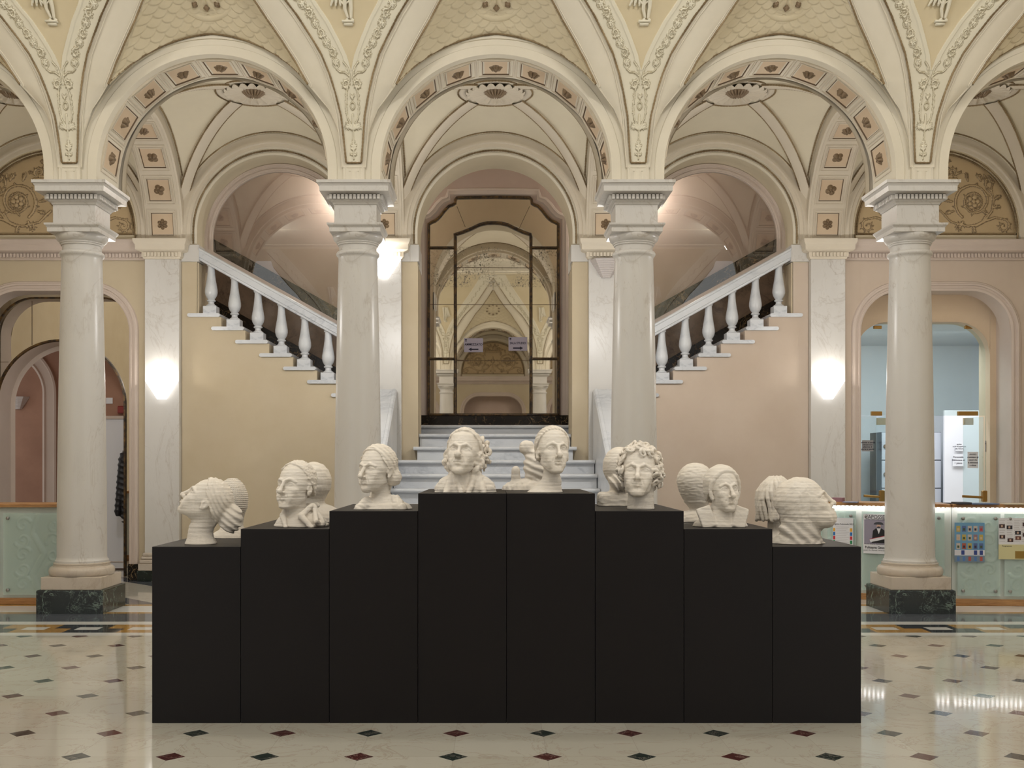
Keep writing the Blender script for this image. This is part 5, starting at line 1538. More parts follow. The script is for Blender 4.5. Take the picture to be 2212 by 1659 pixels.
# things lying on the counter
def lay(px0, px1, Y, dz, d, rz, mat, name, lb, cat, h=.006, grp=None):
    x0 = P(px0, 0, Y)[0]; x1 = P(px1, 0, Y)[0]; m = MB(); w = x1 - x0; m.box(-w / 2, w / 2, -d / 2, d / 2, 0, h, .0008); o = m.build(name, mat)
    o.location = ((x0 + x1) / 2, Y, 1.0305 + dz); o.rotation_euler.z = rz; return props(o, lb, cat, grp)
lay(1798, 1822, 11.72, 0, .14, -.5, flat('mauve_cover', (150, 110, 120), .6), 'leaflet_stack', 'stack of mauve leaflets on the counter top behind the headscarf bust', 'leaflets', .045)
lay(1823, 1852, 11.50, 0, .15, -.5, flat('blue_grey_paper', (140, 150, 180), .6), 'leaflet', 'blue-grey leaflets lying flat on the counter left of the column', 'leaflets', .01)
lay(2062, 2092, 11.05, 0, .20, -.1, M['locker_dark'], 'folder', 'dark folder lying on the counter top right of the column', 'folder', .02)
lay(2094, 2150, 11.02, 0, .22, -.12, flat('blue_magazine', (96, 116, 150), .4), 'magazine', 'blue magazine lying on the counter top above the blue poster', 'magazine', .012)
lay(2166, 2212, 10.98, 0, .20, -.12, flat('cream_paper', (206, 198, 176), .7), 'paper_sheets', 'cream paper sheets on the counter top at the right edge', 'papers', .008)

for s in (-1, 1):
    m = MB(); m.box(s * 7.6, s * 7.7, 3.2, YW + .3, 0, 6.7); props(m.build('wall_end', M['ochre_wall']), kind='structure')
# ================================================================== BUSTS: signed-distance sculpting
import openvdb as vdb
def sd_ell(p, c, r):
    q = [(p[i] - c[i]) / r[i] for i in range(3)]
    k = np.sqrt(q[0] ** 2 + q[1] ** 2 + q[2] ** 2)
    return (k - 1) * min(r) * (1 + .0 * k)
def sd_sph(p, c, r):
    return np.sqrt((p[0] - c[0]) ** 2 + (p[1] - c[1]) ** 2 + (p[2] - c[2]) ** 2) - r
def sd_cap(p, a, b, ra, rb=None):
    rb = ra if rb is None else rb
    a = np.array(a, float); b = np.array(b, float); d = b - a; L = float(d @ d) + 1e-9
    h = ((p[0] - a[0]) * d[0] + (p[1] - a[1]) * d[1] + (p[2] - a[2]) * d[2]) / L
    h = np.clip(h, 0, 1)
    return np.sqrt((p[0] - a[0] - h * d[0]) ** 2 + (p[1] - a[1] - h * d[1]) ** 2 + (p[2] - a[2] - h * d[2]) ** 2) - (ra + (rb - ra) * h)
def smin(a, b, k):
    h = np.clip(.5 + .5 * (b - a) / k, 0, 1)
    return b + (a - b) * h - k * h * (1 - h)
def smax(a, b, k): return -smin(-a, -b, k)
def rotm(yaw=0, pitch=0, roll=0):
    return np.array(Matrix.Rotation(math.radians(yaw), 3, 'Z') @ Matrix.Rotation(math.radians(pitch), 3, 'X') @ Matrix.Rotation(math.radians(roll), 3, 'Y'), dtype=np.float32)
def vnoise(p, s, seed=0, off=0):
    """smooth cheap pseudo-noise from rotated sines"""
    r = np.random.default_rng(seed); o = 0
    for k in range(4):
        d = r.normal(size=3); d /= np.linalg.norm(d); d *= s * (.7 + .35 * k)
        d2 = r.normal(size=3); d2 /= np.linalg.norm(d2); d2 *= s * .9
        o = o + np.sin(p[0] * d[0] + p[1] * d[1] + p[2] * d[2] + r.uniform(0, 6) + 1.3 * np.sin(p[0] * d2[0] + p[1] * d2[1] + p[2] * d2[2] + r.uniform(0, 6)))
    return o / 4
def head_sdf(p, o):
    """local head space: face looks to -y, chin at z=-.5, crown at z=.5, width about .66"""
    ax = np.abs(p[0]); q = (ax, p[1], p[2])
    w = o.get('w', 1.0)
    q = (ax / w, p[1], p[2])
    d = sd_ell(q, (0, .07, .12), (.325, .41, .37))
    d = smin(d, sd_ell(q, (0, -.115, -.13), (.255, .255, .35)), .10)
    d = smin(d, sd_cap(q, (.175, .02, -.24), (.055, -.275, -.425), .085, .065), .08)
    d = smin(d, sd_ell(q, (0, -.315, -.43), (.085, .07, .065)), .07)
    d = smin(d, sd_ell(q, (.15, -.27, -.12), (.085, .075, .075)), .08)            # cheek bones
    d = smin(d, sd_ell(q, (.09, -.30, -.27), (.10, .085, .11)), .08)              # around the mouth
    bw = smin(sd_cap(q, (.035, -.372, .050), (.115, -.352, .092), .024, .026), sd_cap(q, (.115, -.352, .092), (.205, -.275, .055), .026, .02), .02)
    d = smin(d, bw, .045)  # brow
    bo = o.get('eye', .0)
    d = smax(d, -sd_ell(q, (.125, -.405, .0), (.088, .095, .056)), .04)        # socket
    d = smax(d, -sd_ell(q, (.052, -.42, .0), (.03, .07, .05)), .03)
    eb = sd_ell(q, (.125, -.272, -.008), (.072, .068, .055))
    lidu = seg_path(q, [(.06, -.318, -.008), (.09, -.336, .026), (.13, -.338, .034), (.17, -.318, .020), (.192, -.288, -.004)], .0125)
    lidl = seg_path(q, [(.062, -.318, -.014), (.10, -.330, -.040), (.14, -.328, -.044), (.185, -.292, -.016)], .0095)
    eb = smin(smin(eb, lidu, .008), lidl, .008)
    d = smin(d, eb, .010)
    d = smax(d, -seg_path(q, [(.07, -.345, .030), (.12, -.362, .062), (.18, -.335, .042)], .010), .016)   # fold over the lid
    d = smin(d, seg_path(q, [(.085, -.325, -.078), (.13, -.322, -.088), (.17, -.30, -.072)], .010), .03)
    # nose
    nb = o.get('nose', 1.0)
    nz = sd_cap(p, (0, -.365, .045), (0, -.355 - .125 * nb, -.15), .026, .044)
    nz = smin(nz, sd_sph(p, (0, -.365 - .125 * nb, -.16), .047 * o.get('tip', 1)), .03)
    nz = smin(nz, sd_ell(q, (.052, -.405, -.172), (.034, .048, .032)), .025)
    d = smin(d, nz, .035)
    d = smax(d, -sd_ell(q, (.027, -.445, -.2), (.014, .022, .018)), .012)
    # mouth
    op = o.get('open', 0)
    up = sd_cap(q, (0, -.402, -.262 + .3 * op), (.085, -.355, -.272 + .1 * op), .024, .010)
    lo = sd_cap(q, (0, -.398, -.305 - .3 * op), (.075, -.352, -.292 - .1 * op), .028, .010)
    d = smin(d, smin(up, lo, .008), .018)
    d = smax(d, -sd_cap(q, (0, -.43, -.282), (.088, -.37, -.277), .0055 + op * .22, .005), .01)
    d = smax(d, -sd_cap(p, (0, -.425, -.205), (0, -.425, -.24), .012), .02)
    d = smax(d, -sd_cap(q, (0, -.405, -.35), (.05, -.385, -.35), .018), .03)
    d = smax(d, -sd_cap(q, (.075, -.395, -.16), (.115, -.385, -.27), .009), .03)   # nasolabial fold
    # ears
    if o.get('ears', True):
        e = sd_ell(q, (.325, .065, -.06), (.035, .075, .115))
        e = smax(e, -sd_ell(q, (.365, .05, -.05), (.03, .042, .07)), .015)
        e = smin(e, sd_ell(q, (.325, .035, -.15), (.022, .03, .035)), .02)
        d = smin(d, e, .02)
    d = smin(d, sd_ell(q, (.235, -.05, .02), (.06, .14, .10)), .06)                # temples
    # neck
    nk = o.get('neck', ((0, .10, -.22), (0, .13, -.82), .185, .19))
    if nk is not None:
        d = smin(d, sd_cap(p, *nk), .07)
    return d
def hair_sdf(p, o):
    q = (np.abs(p[0]), p[1], p[2])
    g = o.get('grow', .03)
    h = sd_ell(q, (0, .085, .13), (.33 + g, .415 + g, .375 + g))
    h = smin(h, sd_ell(q, (0, .22, -.1), (.27 + g, .24 + g, .26)), .1)
    # carve the face opening: keep hair above/behind a tilted plane
    hl = o.get('hairline', .27)
    sl = o.get('side', -.12)
    front = (p[1] + .42) * 1.0          # 0 at the face
    cut = (hl - p[2]) * .75 - (p[1] + .10) * .75 + np.clip(q[0] - .2, 0, 1) * o.get('temple', -.5)
    h = smax(h, cut * .8, .02)
    h = smax(h, sl - p[2] - np.clip(p[1] - .1, 0, .5) * .8, .03)
    return h
def layered(p, z, amp, seed):
    r = np.random.default_rng(seed)
    n = 400; t = r.normal(size=n).astype(np.float32)
    t = np.convolve(t, [.25, .5, .25], 'same')
    zi = (z / .0042); i0 = np.floor(zi).astype(int); f = zi - i0
    f = f * f * (3 - 2 * f)
    row = t[i0 % n] * (1 - f) + t[(i0 + 1) % n] * f
    return row * amp
def sculpt(fn, bounds, vox):
    x0, x1, y0, y1, z0, z1 = bounds
    xs = np.arange(x0, x1, vox, dtype=np.float32); ys = np.arange(y0, y1, vox, dtype=np.float32); zs = np.arange(z0, z1, vox, dtype=np.float32)
    # coarse pass finds which fine voxels lie near the surface
    D = np.full((len(xs), len(ys), len(zs)), 1.0, dtype=np.float32)
    c = 4
    X, Y, Z = np.meshgrid(xs[::c], ys[::c], zs[::c], indexing='ij')
    Dc = fn((X.ravel(), Y.ravel(), Z.ravel())).reshape(X.shape)
    near = np.abs(Dc) < vox * c * 2.6
    big = np.repeat(np.repeat(np.repeat(Dc, c, 0), c, 1), c, 2)[:len(xs), :len(ys), :len(zs)]
    D[:] = np.sign(big) * 3 * vox
    m = near.copy()
    for ax in range(3):
        m = m | np.roll(near, 1, ax) | np.roll(near, -1, ax)
    nb = np.repeat(np.repeat(np.repeat(m, c, 0), c, 1), c, 2)[:len(xs), :len(ys), :len(zs)]
    I = np.nonzero(nb)
    D[I] = fn((xs[I[0]], ys[I[1]], zs[I[2]]))
    D = np.clip(D, -3 * vox, 3 * vox)
    for a in range(3):           # close the box faces
        s = [slice(None)] * 3
        s[a] = 0; D[tuple(s)] = vox * 3; s[a] = -1; D[tuple(s)] = vox * 3
    g = vdb.FloatGrid(3 * vox); g.copyFromArray(D)
    pts, quads = g.convertToQuads(0.0)
    pts = np.asarray(pts, dtype=np.float32) * vox + np.array([x0, y0, z0], dtype=np.float32)
    return pts, np.asarray(quads)[:, ::-1].copy()
S_H = .285          # chin to crown, metres (the printed heads are a little over life size)
def to_local(p, c, R, s):
    q = (p[0] - c[0], p[1] - c[1], p[2] - c[2])
    return tuple((R[0, i] * q[0] + R[1, i] * q[1] + R[2, i] * q[2]) / s for i in range(3))
def box_sdf(p, c, h, r=.01):
    q = [np.abs(p[i] - c[i]) - h[i] + r for i in range(3)]
    return np.sqrt(np.maximum(q[0], 0) ** 2 + np.maximum(q[1], 0) ** 2 + np.maximum(q[2], 0) ** 2) + np.minimum(np.maximum(q[0], np.maximum(q[1], q[2])), 0) - r
def seg_path(p, pts, r, k=.0):
    d = None
    for i in range(len(pts) - 1):
        c = sd_cap(p, pts[i], pts[i + 1], r[i] if isinstance(r, list) else r, r[i + 1] if isinstance(r, list) else r)
        d = c if d is None else np.minimum(d, c)
    return d
def dirs(n, seed):
    r = np.random.default_rng(seed); i = np.arange(n) + .5
    ph = np.arccos(1 - 2 * i / n); th = PI * (1 + 5 ** .5) * i
    v = np.stack([np.cos(th) * np.sin(ph), np.sin(th) * np.sin(ph), np.cos(ph)], 1)
    return v + r.normal(scale=.07, size=v.shape)
def curls(p, c, rad, n, seed, keep, size=.055, tk=.30):
    """knobbly ringlets scattered over an ellipsoid; keep(v) picks the scalp area"""
    d = None; r = np.random.default_rng(seed + 1)
    p = tuple(p[i] + .010 * vnoise(p, 26, 40 + i) for i in range(3))
    for v in dirs(n, seed):
        v = v / np.linalg.norm(v); o = np.array(c) + v * np.array(rad) * r.uniform(.93, 1.05)
        if not keep(o): continue
        a = np.cross(v, r.normal(size=3)); a /= np.linalg.norm(a); b = np.cross(v, a)
        s = size * r.uniform(.75, 1.25); th = s * .33 * (1 + .35 * np.sin(2 * 1.0))
        # a small open ring (curl) lying on the scalp
        q = [p[i] - o[i] for i in range(3)]
        u = q[0] * a[0] + q[1] * a[1] + q[2] * a[2]; w = q[0] * b[0] + q[1] * b[1] + q[2] * b[2]; h = q[0] * v[0] + q[1] * v[1] + q[2] * v[2]
        rr = np.sqrt(u * u + w * w)
        h2 = h - .35 * s * np.sin(np.arctan2(w, u) + r.uniform(0, 6))
        aa = np.arctan2(w, u) + r.uniform(0, 6); e = np.sqrt((rr - s * .58) ** 2 + h2 * h2) - s * (tk + .13 * np.sin(aa))
        d = e if d is None else np.minimum(d, e)
    return d
def strands(p, o, f=30, tilt=(1, .4, 1.2), amp=.012, seed=1):
    n = np.sin((p[0] * tilt[0] + p[1] * tilt[1] + p[2] * tilt[2]) * f + 2.2 * vnoise(p, 7, seed))
    return amp * n

def bust(kind, seed):
    """returns fn(world-local p) for one bust; origin = centre of its footprint on the plinth"""
    s = S_H
    def common(p, d, amp=.0011):
        d = d + layered(p, p[2] + .0015 * np.sin(p[0] * 9 + seed), amp, seed)
        d = d + .0009 * vnoise(p, 160, seed)
        return np.maximum(d, -p[2] + .0005)
    if kind == 'woman_bun_up':       # head thrown back, profile to the left, hair in a low bun
        R = rotm(-82, -34, 0); c = (.038, -.02, .252)
        def fn(p):
            l = to_local(p, c, R, s * .97)
            d = head_sdf(l, dict(neck=None, ears=True, nose=.75))
            h = hair_sdf(l, dict(grow=.03, hairline=.30, side=-.10)) + strands(l, None, 46, (.4, 1.0, 1.5), .0055, seed) + .006 * vnoise(l, 30, 6)
            d = smin(d, h, .012) * s * .97
            nk = sd_cap(p, (.045, 0, .20), (.0, .0, .06), .082, .060)
            nk = smin(nk, sd_cap(p, (.0, .0, .07), (.005, .0, -.02), .060, .102), .03)
            d = smin(d, nk, .03)
            b = sd_ell(p, (.175, .0, .150), (.068, .062, .088)) + .004 * np.sin(p[2] * 150 + p[0] * 110 + 2 * vnoise(p, 30, 3))
            d = smin(d, b, .012)
            return common(p, d)
        return fn, (-.2, .27, -.16, .16, -.005, .44)
    if kind == 'man_curls_collar':
        R = rotm(-27, -7, 0); c = (-.015, 0, .235)
        def fn(p):
            l = to_local(p, c, R, s)
            d = head_sdf(l, dict(nose=1.05))
            h = hair_sdf(l, dict(grow=.025, hairline=.33, side=-.04)) + .016 * vnoise(l, 34, seed) + .008 * vnoise(l, 70, 5)
            d = smin(d, h, .012) * s
            b = sd_ell(p, (.02, .02, -.03), (.165, .115, .135))
            d = smin(d, b, .02)
            col = sd_cap(p, (.045, -.035, .105), (-.055, -.11, .02), .012); col2 = sd_cap(p, (.09, .0, .12), (.155, -.05, .02), .016)
            col3 = sd_cap(p, (-.085, -.02, .075), (-.125, -.065, .0), .014)
            lap = seg_path(p, [(.085, -.015, .125), (.035, -.085, .065), (.10, -.115, .0)], [.012, .020, .014])
            lap2 = seg_path(p, [(-.07, .0, .11), (-.075, -.06, .065), (-.05, -.105, .0)], [.012, .018, .012])
            lap = np.minimum(lap, seg_path(p, [(.10, -.02, .105), (.12, -.08, .035), (.15, -.05, .0)], [.010, .016, .012]))
            back = sd_cap(p, (.1, .06, .12), (-.04, .09, .11), .018)
            for k in (col2, lap, lap2, back): d = smin(d, k, .012)
            return common(p, d)
        return fn, (-.2, .22, -.2, .2, -.005, .41)
    if kind == 'woman_short_hair':
        R = rotm(-35, -2, 0); c = (-.02, 0, .232)
        def fn(p):
            l = to_local(p, c, R, s * .96)
            d = head_sdf(l, dict(nose=1.15, neck=((0, .12, -.2), (0, .22, -.82), .195, .20)))
            h = hair_sdf(l, dict(grow=.035, hairline=.28, side=-.2, temple=-.8)) + strands(l, None, 46, (.3, 1.0, .9), .007, seed) + .006 * vnoise(l, 60, 3)
            bn = sd_ell(l, (.2, .30, -.16), (.20, .20, .20)) + .010 * vnoise(l, 30, 3); h = smin(h, bn, .05)
            d = smin(d, h, .012) * s * .96
            b = sd_ell(p, (.03, .03, -.02), (.165, .11, .085)); d = smin(d, b, .04)
            d = smin(d, sd_cap(p, (.09, .0, .05), (.13, -.06, .0), .035) + .004 * vnoise(p, 130, 4), .02)
            d = smin(d, sd_cap(p, (-.07, -.02, .045), (-.11, -.07, .0), .03) + .004 * vnoise(p, 130, 8), .02)
            return common(p, d)
        return fn, (-.2, .23, -.2, .2, -.005, .41)
    if kind == 'round_nose':
        R = rotm(-10, -13, 4); c = (-.012, -.015, .228)
        def fn(p):
            l = to_local(p, c, R, s)
            d = head_sdf(l, dict(nose=.9, tip=1.0, open=.02))
            d = smin(d, sd_sph(l, (0, -.49, -.14), .070), .006)
            h = hair_sdf(l, dict(grow=.03, hairline=.31, side=.0)) + .014 * vnoise(l, 40, seed)
            d = smin(d, h, .012)
            tl = curls(l, (0, .12, -.12), (.37, .28, .30), 130, 5, lambda o: o[1] > -.02 and o[2] < .12 and abs(o[0]) > .12, .085, .42)
            tl = smin(tl, sd_ell(l, (0, .12, -.12), (.345, .26, .28)), .02)
            d = smin(d, tl, .02) * s
            b = smin(sd_ell(p, (0, .02, -.03), (.172, .10, .15)), sd_ell(p, (0, .02, .02), (.165, .09, .085)), .03); d = smin(d, b, .02)
            for sx in (-1, 1):
                d = smin(d, sd_cap(p, (sx * .055, -.04, .11), (sx * .02, -.1, .0), .016), .012)
                d = smin(d, sd_cap(p, (sx * .075, -.02, .10), (sx * .105, -.08, .0), .02), .015)
            d = d + .003 * vnoise(p, 90, 2) * (p[2] < .12)
            return common(p, d)
        return fn, (-.21, .21, -.2, .2, -.005, .4)
    if kind == 'woman_tight_hair':
        R = rotm(13, -8, 3); c = (.015, -.01, .24)
        def fn(p):
            l = to_local(p, c, R, s)
            d = head_sdf(l, dict(nose=1.15, w=.95, open=.045, neck=((0, .10, -.25), (0.0, .16, -.82), .155, .16)))
            h = hair_sdf(l, dict(grow=.02, hairline=.31, side=-.14)) + strands(l, None, 60, (1.6, .2, .8), .008, seed)
            d = smin(d, h, .01) * s
            b = sd_cap(p, (.01, .02, .06), (-.03, .02, -.06), .052, .135); d = smin(d, b, .035)
            return common(p, d)
        return fn, (-.18, .2, -.18, .2, -.005, .42)
    if kind == 'big_curls':
        R = rotm(-10, -8, 3); c = (-.005, .0, .215)
        def fn(p):
            l = to_local(p, c, R, s * 1.07)
            d = head_sdf(l, dict(nose=1.15, w=1.02))
            h = hair_sdf(l, dict(grow=.045, hairline=.24, side=-.06, temple=-.4))
            k = curls(l, (0, .07, .10), (.39, .46, .45), 190, 21, lambda o: (o[2] > .30 or o[1] > -.06 + .0 or (abs(o[0]) > .30 and o[1] > -.22)) and o[2] > -.22 and not (o[1] < -.15 and o[2] < .26 and abs(o[0]) < .30), .085)
            k2 = curls(l, (.03, .1, -.02), (.42, .34, .40), 80, 33, lambda o: o[0] > .25 and o[1] > -.12 and o[2] < .1, .085)
            d = smin(smin(d, h, .012), smin(k, k2, .01), .012) * s * 1.07
            b = sd_cap(p, (.02, .03, .12), (.02, .02, -.03), .062, .068); d = smin(d, b, .02)
            return common(p, d)
        return fn, (-.19, .2, -.2, .22, -.005, .42)
    if kind == 'hooded':
        R = rotm(14, -4, 0); c = (.008, -.025, .215)
        def fn(p):
            l = to_local(p, c, R, s * .93)
            d = head_sdf(l, dict(nose=1.15, w=.95, ears=False))
            h = hair_sdf(l, dict(grow=.05, hairline=.22, side=-.36, temple=-.95)) + .010 * vnoise(l, 22, seed)
            rim = None
            a = np.linspace(-2.1, 2.1, 19)
            pts = [(.335 * math.sin(t), -.07 - .15 * max(0, math.cos(t)), .0 + .385 * math.cos(t)) for t in a]
            rim = seg_path(l, pts, .045) + .003 * vnoise(l, 70, 3)
            d = smin(smin(d, h, .01), rim, .015) * s * .93
            b = sd_ell(p, (0, .02, -.02), (.165, .095, .095)); d = smin(d, b, .015)
            d = smin(d, sd_cap(p, (0, -.01, .10), (0, -.03, .0), .062, .078), .01)
            for sx in (-1, 1):
                d = smin(d, box_sdf(to_local(p, (sx * .095, -.065, .055), rotm(sx * 12, -16, sx * 20), 1), (0, 0, 0), (.042, .012, .065), .01), .01)
            return common(p, d)
        return fn, (-.2, .2, -.2, .2, -.005, .38)
    if kind == 'headscarf_profile':
        R = rotm(72, -20, 0); c = (.03, -.01, .235)
        def fn(p):
            l = to_local(p, c, R, s * 1.12)
            d = head_sdf(l, dict(nose=.7, ears=False, neck=None))
            h = sd_ell(l, (0, .12, .11), (.37, .43, .40))
            h = smin(h, sd_ell(l, (0, .18, -.18), (.33, .28, .34)), .1)
            h = smax(h, (-.17 - .30 * l[2]) - l[1], .03)
            h = h + .007 * np.sin(l[2] * 20 + l[1] * 26 + 2.5 * vnoise(l, 7, 4)) + .006 * vnoise(l, 40, 2)
            d = smin(d, h, .008)
            brd = sd_ell(l, (0, -.22, -.36), (.25, .2, .19)) + .012 * vnoise(l, 26, 9)
            d = smin(d, brd, .03) * s * 1.12
            nk = sd_ell(p, (.0, .0, .07), (.12, .09, .15)) + .004 * np.sin((p[0] * .8 + p[2]) * 95 + 2 * vnoise(p, 14, 6)); d = smin(d, nk, .02)
            b = sd_ell(p, (-.015, .02, -.04), (.17, .11, .11)) + .003 * np.sin((p[0] - p[2]) * 120 + 2 * vnoise(p, 20, 1)); d = smin(d, b, .02)
            d = smin(d, seg_path(l, [(.25, -.10, .34), (.33, -.02, .12), (.335, .0, -.1), (.28, -.06, -.30)], .02) * s * 1.12, .03)
            return common(p, d)
        return fn, (-.22, .27, -.2, .22, -.005, .45)
    # ---- back row
    if kind == 'beaded_back':
        def fn(p):
            d = sd_ell(p, (.0, .0, .235), (.095, .10, .135))
            a = np.arctan2(p[1], p[0])
            d = d + .004 * np.cos(p[2] * 520) * (.5 + .5 * np.cos(a * 44)) - .002
            d = smin(d, sd_cap(p, (0, 0, .13), (0, 0, .0), .062, .075), .03)
            d = smin(d, sd_ell(p, (0, 0, -.03), (.15, .11, .09)), .03)
            return common(p, d)
        return fn, (-.18, .18, -.16, .16, -.005, .4)
    if kind == 'cap_back':
        def fn(p):
            d = sd_ell(p, (.0, .0, .25), (.11, .12, .125)) + .003 * vnoise(p, 90, 3)
            d = smin(d, seg_path(p, [(.105, 0, .25), (.0, -.115, .25), (-.105, 0, .25)], .008), .006)
            d = smin(d, sd_cap(p, (0, 0, .16), (0, 0, .0), .062, .07), .03)
            d = smin(d, sd_ell(p, (.03, 0, -.02), (.17, .11, .135)), .02)
            return common(p, d)
        return fn, (-.21, .22, -.16, .16, -.005, .4)
    if kind == 'bob_back':
        def fn(p):
            d = sd_ell(p, (.0, .0, .235), (.11, .115, .135)) + strands(p, None, 120, (1, .3, .2), .003, 2)
            d = smin(d, sd_cap(p, (0, 0, .13), (0, 0, .0), .06, .07), .03)
            d = smin(d, sd_ell(p, (0, 0, -.02), (.15, .11, .08)), .03)
            return common(p, d)
        return fn, (-.2, .2, -.16, .16, -.005, .4)
    if kind == 'long_curls_back':
        def fn(p):
            l = to_local(p, (0, 0, .22), rotm(180, 0, 0), s)
            d = head_sdf(l, {}) * s
            k = curls(l, (0, .05, .0), (.42, .42, .45), 150, 8, lambda o: o[1] > -.2, .10) * s
            d = smin(d, k, .01)
            d = smin(d, sd_ell(p, (0, 0, -.02), (.16, .10, .10)), .03)
            return common(p, d)
        return fn, (-.2, .2, -.18, .18, -.005, .42)
    if kind == 'top_bun_bowed':
        def fn(p):
            d = sd_ell(p, (.03, .0, .15), (.085, .09, .115)) + .004 * np.sin(p[2] * 150 + p[0] * 60 + 2 * vnoise(p, 20, 4))
            d = smin(d, sd_ell(p, (-.035, .0, .265), (.048, .045, .048)) + .002 * vnoise(p, 90, 4), .018)
            d = smin(d, sd_ell(p, (-.02, 0, .0), (.17, .10, .075)) + .003 * vnoise(p, 100, 4), .02)
            d = smin(d, sd_cap(p, (-.105, -.02, .05), (-.105, -.03, .125), .030, .026), .015)
            return common(p, d)
        return fn, (-.21, .2, -.16, .16, -.005, .34)
    if kind == 'chignon_back':
        def fn(p):
            d = sd_ell(p, (.0, .0, .245), (.105, .115, .125))
            m = smin(d, sd_ell(p, (-.0, -.06, .15), (.075, .07, .06)) + .007 * np.sin(p[0] * 140 + p[2] * 90 + 2 * vnoise(p, 22, 3)), .015)
            d = smin(m, sd_cap(p, (0, .02, .14), (0, .02, .05), .055, .065), .03)
            d = smin(d, box_sdf(p, (0, .01, .03), (.135, .09, .055), .03) + .002 * vnoise(p, 120, 3), .02)
            return common(p, d)
        return fn, (-.18, .18, -.18, .18, -.005, .4)
    if kind == 'beanie_back':
        def fn(p):
            d = sd_ell(p, (.0, .0, .255), (.115, .12, .115))
            d = smin(d, sd_ell(p, (.01, 0, .17), (.085, .09, .10)), .05) + .002 * vnoise(p, 150, 3)
            d = smin(d, sd_cap(p, (.02, 0, .1), (.02, 0, .0), .05, .06), .02)
            d = smin(d, sd_ell(p, (0, 0, -.01), (.15, .10, .085)) + .003 * vnoise(p, 110, 3), .015)
            return common(p, d)
        return fn, (-.18, .18, -.16, .16, -.005, .4)
    if kind == 'dreadlocks_back':
        def fn(p):
            d = sd_ell(p, (.0, .0, .26), (.10, .11, .11))
            r = np.random.default_rng(4)
            for k in range(34):
                a = 2 * PI * k / 34 + r.uniform(-.05, .05); t = r.uniform(.0, .5)
                pts = []
                for j in range(6):
                    u = j / 5; rad = .03 + .085 * math.sin(min(1, u * 1.6 + t * .2) * PI / 2) + .006 * math.sin(u * 9 + k)
                    zz = .375 - .25 * u ** 1.3 - t * .03
                    pts.append((rad * math.cos(a + .12 * math.sin(u * 5 + k)), rad * math.sin(a + .12 * math.sin(u * 5 + k)), zz))
                d = np.minimum(d, seg_path(p, pts, .0135))
            d = smin(d, sd_cap(p, (0, 0, .16), (0, 0, .0), .045, .055), .02)
            d = smin(d, sd_cap(p, (.0, 0, .06), (0, 0, -.02), .04, .14) + .003 * np.sin(p[0] * 160), .02)
            return common(p, d)
        return fn, (-.18, .18, -.16, .16, -.005, .4)
def make_bust(kind, seed, mat, vox, name='portrait_bust'):
    fn, b = bust(kind, seed)
    v, f = sculpt(fn, b, vox)
    o = raw(name, v, f, mat, None, smooth=True)
    return o
JACKET()
# ================================================================== PLINTHS AND BUSTS
PW = .4943; PX0 = -1.936; PY0 = 6.037; PD = .512
HT = [.983, 1.082, 1.182, 1.280, 1.280, 1.182, 1.082, .983]
ordn = ['leftmost, lowest', 'second from left', 'third from left', 'left of the two tallest', 'right of the two tallest', 'third from right', 'second from right', 'rightmost, lowest']
front_names = ['the head thrown back with a bun', 'the curly-haired man in a collar', 'the woman with swept short hair', 'the round-nosed face', 'the long-necked woman', 'the big curly head', 'the hooded face', 'the headscarf profile']
for row in (0, 1):
    for i in range(8):
        m = MB(); m.box(PX0 + i * PW + .0012, PX0 + (i + 1) * PW - .0012, PY0 + row * PD + (.0015 if row else 0), PY0 + (row + 1) * PD, 0, HT[i], .0015)
        o = m.build('display_plinth', M['plinth'])
        if row == 0: lb = 'matt black front plinth carrying %s' % front_names[i]
        else: lb = 'rear-row black plinth behind the one carrying %s' % front_names[i]
        props(o, lb, 'plinth', 'stepped black plinths')
VX = .0024
def px2x(px, Y): return CAMX + (px - CX) / F * Y
front = [('woman_bun_up', 432, 6.26, 'cream printed bust with head thrown back, profile to the left, hair in a low bun'),
         ('man_curls_collar', 643, 6.27, 'cream printed bust of a curly-haired man in an open shirt collar, looking left'),
         ('woman_short_hair', 820, 6.27, 'cream printed bust of a woman with swept-back short hair, turned left, on the third plinth'),
         ('round_nose', 1005, 6.24, 'cream printed bust with a round ball nose and shawl, on the left tallest plinth'),
         ('woman_tight_hair', 1189, 6.24, 'cream printed bust of a long-necked woman with hair pulled tight, on the right tallest plinth'),
         ('big_curls', 1382, 6.24, 'cream printed head with a mass of thick curls and bare neck'),
         ('hooded', 1557, 6.26, 'cream printed bust with a knitted hood and stand-up collar'),
         ('headscarf_profile', 1729, 6.28, 'large cream printed bust in a headscarf, profile to the right')]
for i, (k, px, Y, lb) in enumerate(front):
    o = make_bust(k, i + 1, M['print'], VX)
    o.location = (px2x(px, Y), Y, HT[i]); props(o, lb, 'bust', 'printed portrait busts')
rear = [('beaded_back', 502, 6.80, 0, 'cream bust seen from behind with beaded hair, behind the thrown-back head'),
        ('cap_back', 678, 6.80, 1, 'cream bust seen from behind with a band round its head, behind the collared man'),
        ('bob_back', 822, 6.82, 2, 'cream bust almost hidden behind the short-haired woman'),
        ('long_curls_back', 1012, 6.80, 3, 'cream bust with long ringlets, behind the round-nosed face'),
        ('top_bun_bowed', 1150, 6.80, 4, 'cream bowed bust with a topknot, behind the long-necked woman'),
        ('chignon_back', 1338, 6.80, 5, 'cream bust seen from behind with a smooth crown and knot, behind the big curls'),
        ('beanie_back', 1502, 6.80, 6, 'cream bust seen from behind in a smooth round cap, behind the hooded face'),
        ('dreadlocks_back', 1676, 6.82, 7, 'cream bust seen from behind with hanging dreadlocks, behind the headscarf profile')]
